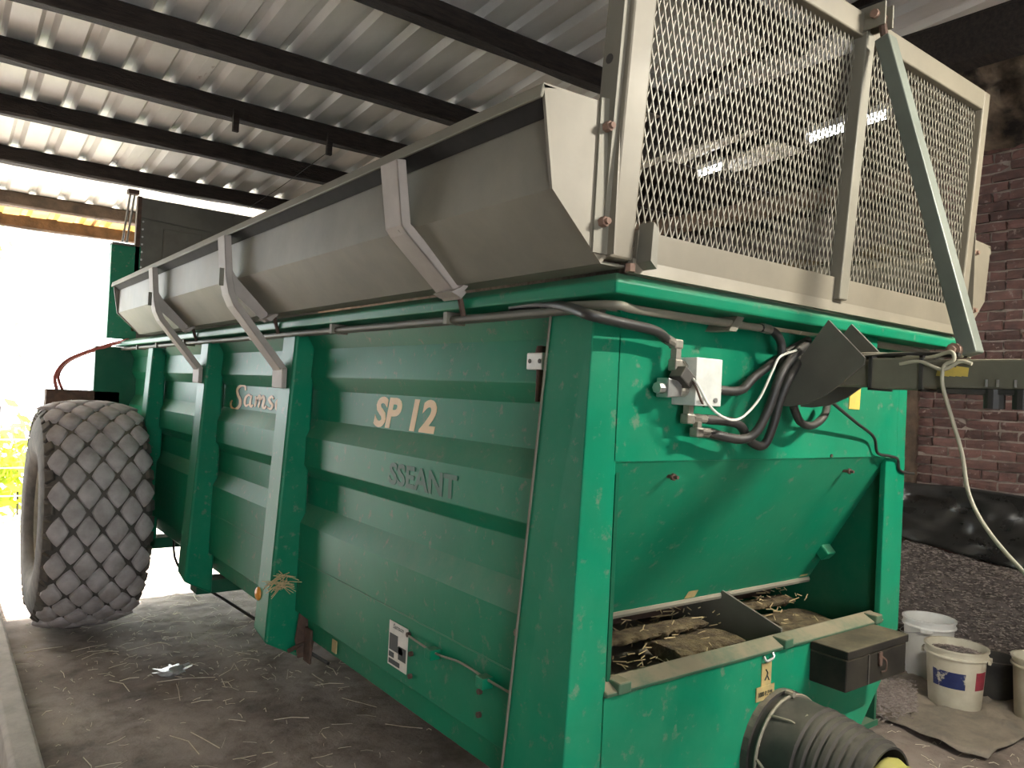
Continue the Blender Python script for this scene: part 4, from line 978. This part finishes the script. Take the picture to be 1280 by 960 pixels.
# ---- hay behind the brick wall, rags and plastic under the loft
bm = gridmesh(1.7, 7.3, 0, 3.15, 90, 60, lambda u, v: 0)
for v in bm.verts:
    y, z = v.co.x, v.co.y; v.co = Vector((5.35 + .25 * noise.noise((y * 1.2, z * 1.2, 0)) + .1 * noise.noise((y * 5, z * 5, 3)) + .12 * z, y, z + .2 * noise.noise((y * 1.5, 2, 1)) * z / 3))
tag(fin('hay_stack', bm, 'hay', smooth=True), 'tall stack of dusty brown hay beyond the brick wall', 'hay', kind='stuff')
bm = gridmesh(-2.4, 1.62, 3.46, 4.02, 160, 50, lambda u, v: 0)
for v in bm.verts:
    y, z = v.co.x, v.co.y; t = (z - 3.46) / .56
    v.co = Vector((4.48 - .5 * t + .2 * noise.noise((y * 2.6, z * 3, 0)) + .13 * noise.noise((y * 7, z * 8, 3)) + .05 * noise.noise((y * 18, z * 18, 1)), y, z + .05 * noise.noise((y * 3, 0, 8))))
tag(fin('hanging_rags', bm, 'rags', smooth=True), 'dirty rags and torn plastic stuffed under the loft above the brick wall', 'rags')
# loose corrugated sheets laid on the joists
for k, (pa, pb) in enumerate((((806, 196), (905, 152)), ((880, 206), (968, 178)))):
    a = onz(*pa, 3.78); b = onz(*pb, 3.78); bm = nb(); n = 18
    d = b - a; pn = Vector((-d.y, d.x, 0)).normalized() * .42
    ls = []
    for i in range(n + 1):
        h = (0, .02, .02, 0)[i % 4]; q = a + pn * (i / n)
        ls.append([q + Vector((0, 0, h)), q + d + Vector((0, 0, h)), q + d + Vector((0, 0, h + .003)), q + Vector((0, 0, h + .003))])
    loops(bm, ls); tag(fin('metal_sheet', bm, 'roof', org=a), ('long' if k == 0 else 'short') + ' corrugated metal sheet resting overhead beside a fluorescent tube', 'sheet')
# ---- fluorescent lamps
def tube_lamp(a, b, label, glow='tube_glow'):
    a, b = Vector(a), Vector(b); e = empty('tube_lamp', (a + b) / 2 + Vector((0, 0, .06)), label, 'lamp', 'fluorescent lamps')
    d = (b - a).normalized(); s_ = d.cross(Vector((0, 0, 1))).normalized()
    hw_ = .11 if glow == 'added_tube_glow' else .045
    if hw_ > .1:
        for sg in (-1, 1):
            bm = nb(); hexa(bm, [p + s_ * sg * (hw_ + q_) + Vector((0, 0, w)) for w in (-.012, .07) for p, q_ in ((a, 0), (b, 0), (b, .004), (a, .004))]); fin('cutoff_skirt', bm, 'lamp_white', e)  # skirts keep the added lamp's light off the loft
    bm = nb(); hexa(bm, [p + s_ * u * hw_ + Vector((0, 0, w)) for w in (.028, .07) for p, u in ((a, -1), (b, -1), (b, 1), (a, 1))]); fin('housing', bm, 'lamp_white', e)
    bm = nb(); tube(bm, [a, b], .016, 10); fin('glass_tube', bm, glow, e, smooth=True)
    for p in (a, b): bm = nb(); hexa(bm, [p + s_ * u * .02 + d * t * .015 + Vector((0, 0, w)) for w in (-.02, .03) for u, t in ((-1, -1), (1, -1), (1, 1), (-1, 1))]); fin('end_cap', bm, 'lamp_white', e)
    return e
tube_lamp(onx(1010, 175, 3.5), onx(1112, 144, 3.5), 'lit fluorescent tube lamp hanging near the brick wall')
tube_lamp(onx(874, 219, 4.2), onx(906, 208, 4.2), 'short lit fluorescent lamp deep in the old barn behind the mesh')
tube_lamp((1.2, -1.7, 3.0), (1.85, -1.7, 3.0), 'unseen tube lamp added to light the front of the spreader', 'added_tube_glow')  # lamp added out of view, lights the spreader front from the right
# ---- outside: fence panel, bright plants, tree
fe = empty('wire_fence', (-.9, 7.9, 0), 'galvanised grid fence panel outside the open barn end', 'fence')
for i in range(9):
    x = -3.2 + i * .52; bm = nb(); tube(bm, [(x, 7.9, -.02), (x, 7.9, 1.3)], .008, 6); fin('vertical_bar', bm, 'fence_metal', fe)
for z in (.12, .4, .68, .96, 1.28):
    bm = nb(); tube(bm, [(-3.3, 7.9, z), (1.0, 7.9, z)], .008, 6); fin('horizontal_bar', bm, 'fence_metal', fe)
def leaves(bm, c, rx, ry, rz_, n, s):
    for i in range(n):
        q = Vector((random.gauss(0, .45) * rx, random.gauss(0, .45) * ry, random.gauss(0, .45) * rz_)) + Vector(c)
        if q.z < .02: q.z = random.uniform(.02, .3)
        a = Vector((random.uniform(-1, 1), random.uniform(-1, 1), random.uniform(-1, 1))).normalized(); b = a.orthogonal().normalized(); s2 = s * random.uniform(.6, 1.3)
        v = [bm.verts.new(q + w) for w in (-a * s2, b * s2 * .45, a * s2, -b * s2 * .45)]; bm.faces.new(v)
random.seed(2); sh = empty('flowering_shrub', (-.9, 9.2, 0), 'yellow green leafy plants glowing in sunlight behind the grid fence', 'plant')
bm = nb(); leaves(bm, (-.9, 9.2, .55), 1.3, .5, .6, 1600, .09); tag(fin('foliage', bm, 'leaf_yellow', sh), kind='stuff')
for k in range(5): bm = nb(); tube(bm, [(-1.5 + k * .3, 9.2, 0), (-1.45 + k * .28, 9.2, .7)], .012, 5); fin('stem', bm, 'bark', sh)
tr = empty('tree', (-2.2, 15, 0), 'leafy green tree in the bright yard beyond the fence', 'tree')
bm = nb(); tube(bm, spline([(-2.2, 15, -.1), (-2.1, 15, 1.5), (-2.0, 15, 3.4), (-1.6, 14.9, 4.6)], 5), [.16 - .006 * i for i in range(16)], 8); fin('trunk', bm, 'bark', tr)
for pnts in ([(-2.05, 15, 2.6), (-1.3, 14.8, 3.4), (-.7, 14.7, 3.6)], [(-2.05, 15, 2.2), (-1.5, 14.9, 2.5), (-.9, 14.8, 2.4)], [(-2.0, 15, 3.2), (-2.8, 15.1, 4.2), (-3.3, 15, 4.6)]):
    bm = nb(); tube(bm, spline(pnts, 4), .03, 6); fin('branch', bm, 'bark', tr)
bm = nb()
for c in ((-.9, 14.8, 3.7), (-1.0, 14.8, 2.4), (-2, 15, 4.6), (-3, 15, 4.4), (-1.8, 15, 3.2)): leaves(bm, c, .7, .6, .6, 260, .1)
tag(fin('foliage', bm, 'leaf', tr), kind='stuff')
for o in bpy.data.objects:
    if '_w' in o: del o['_w']
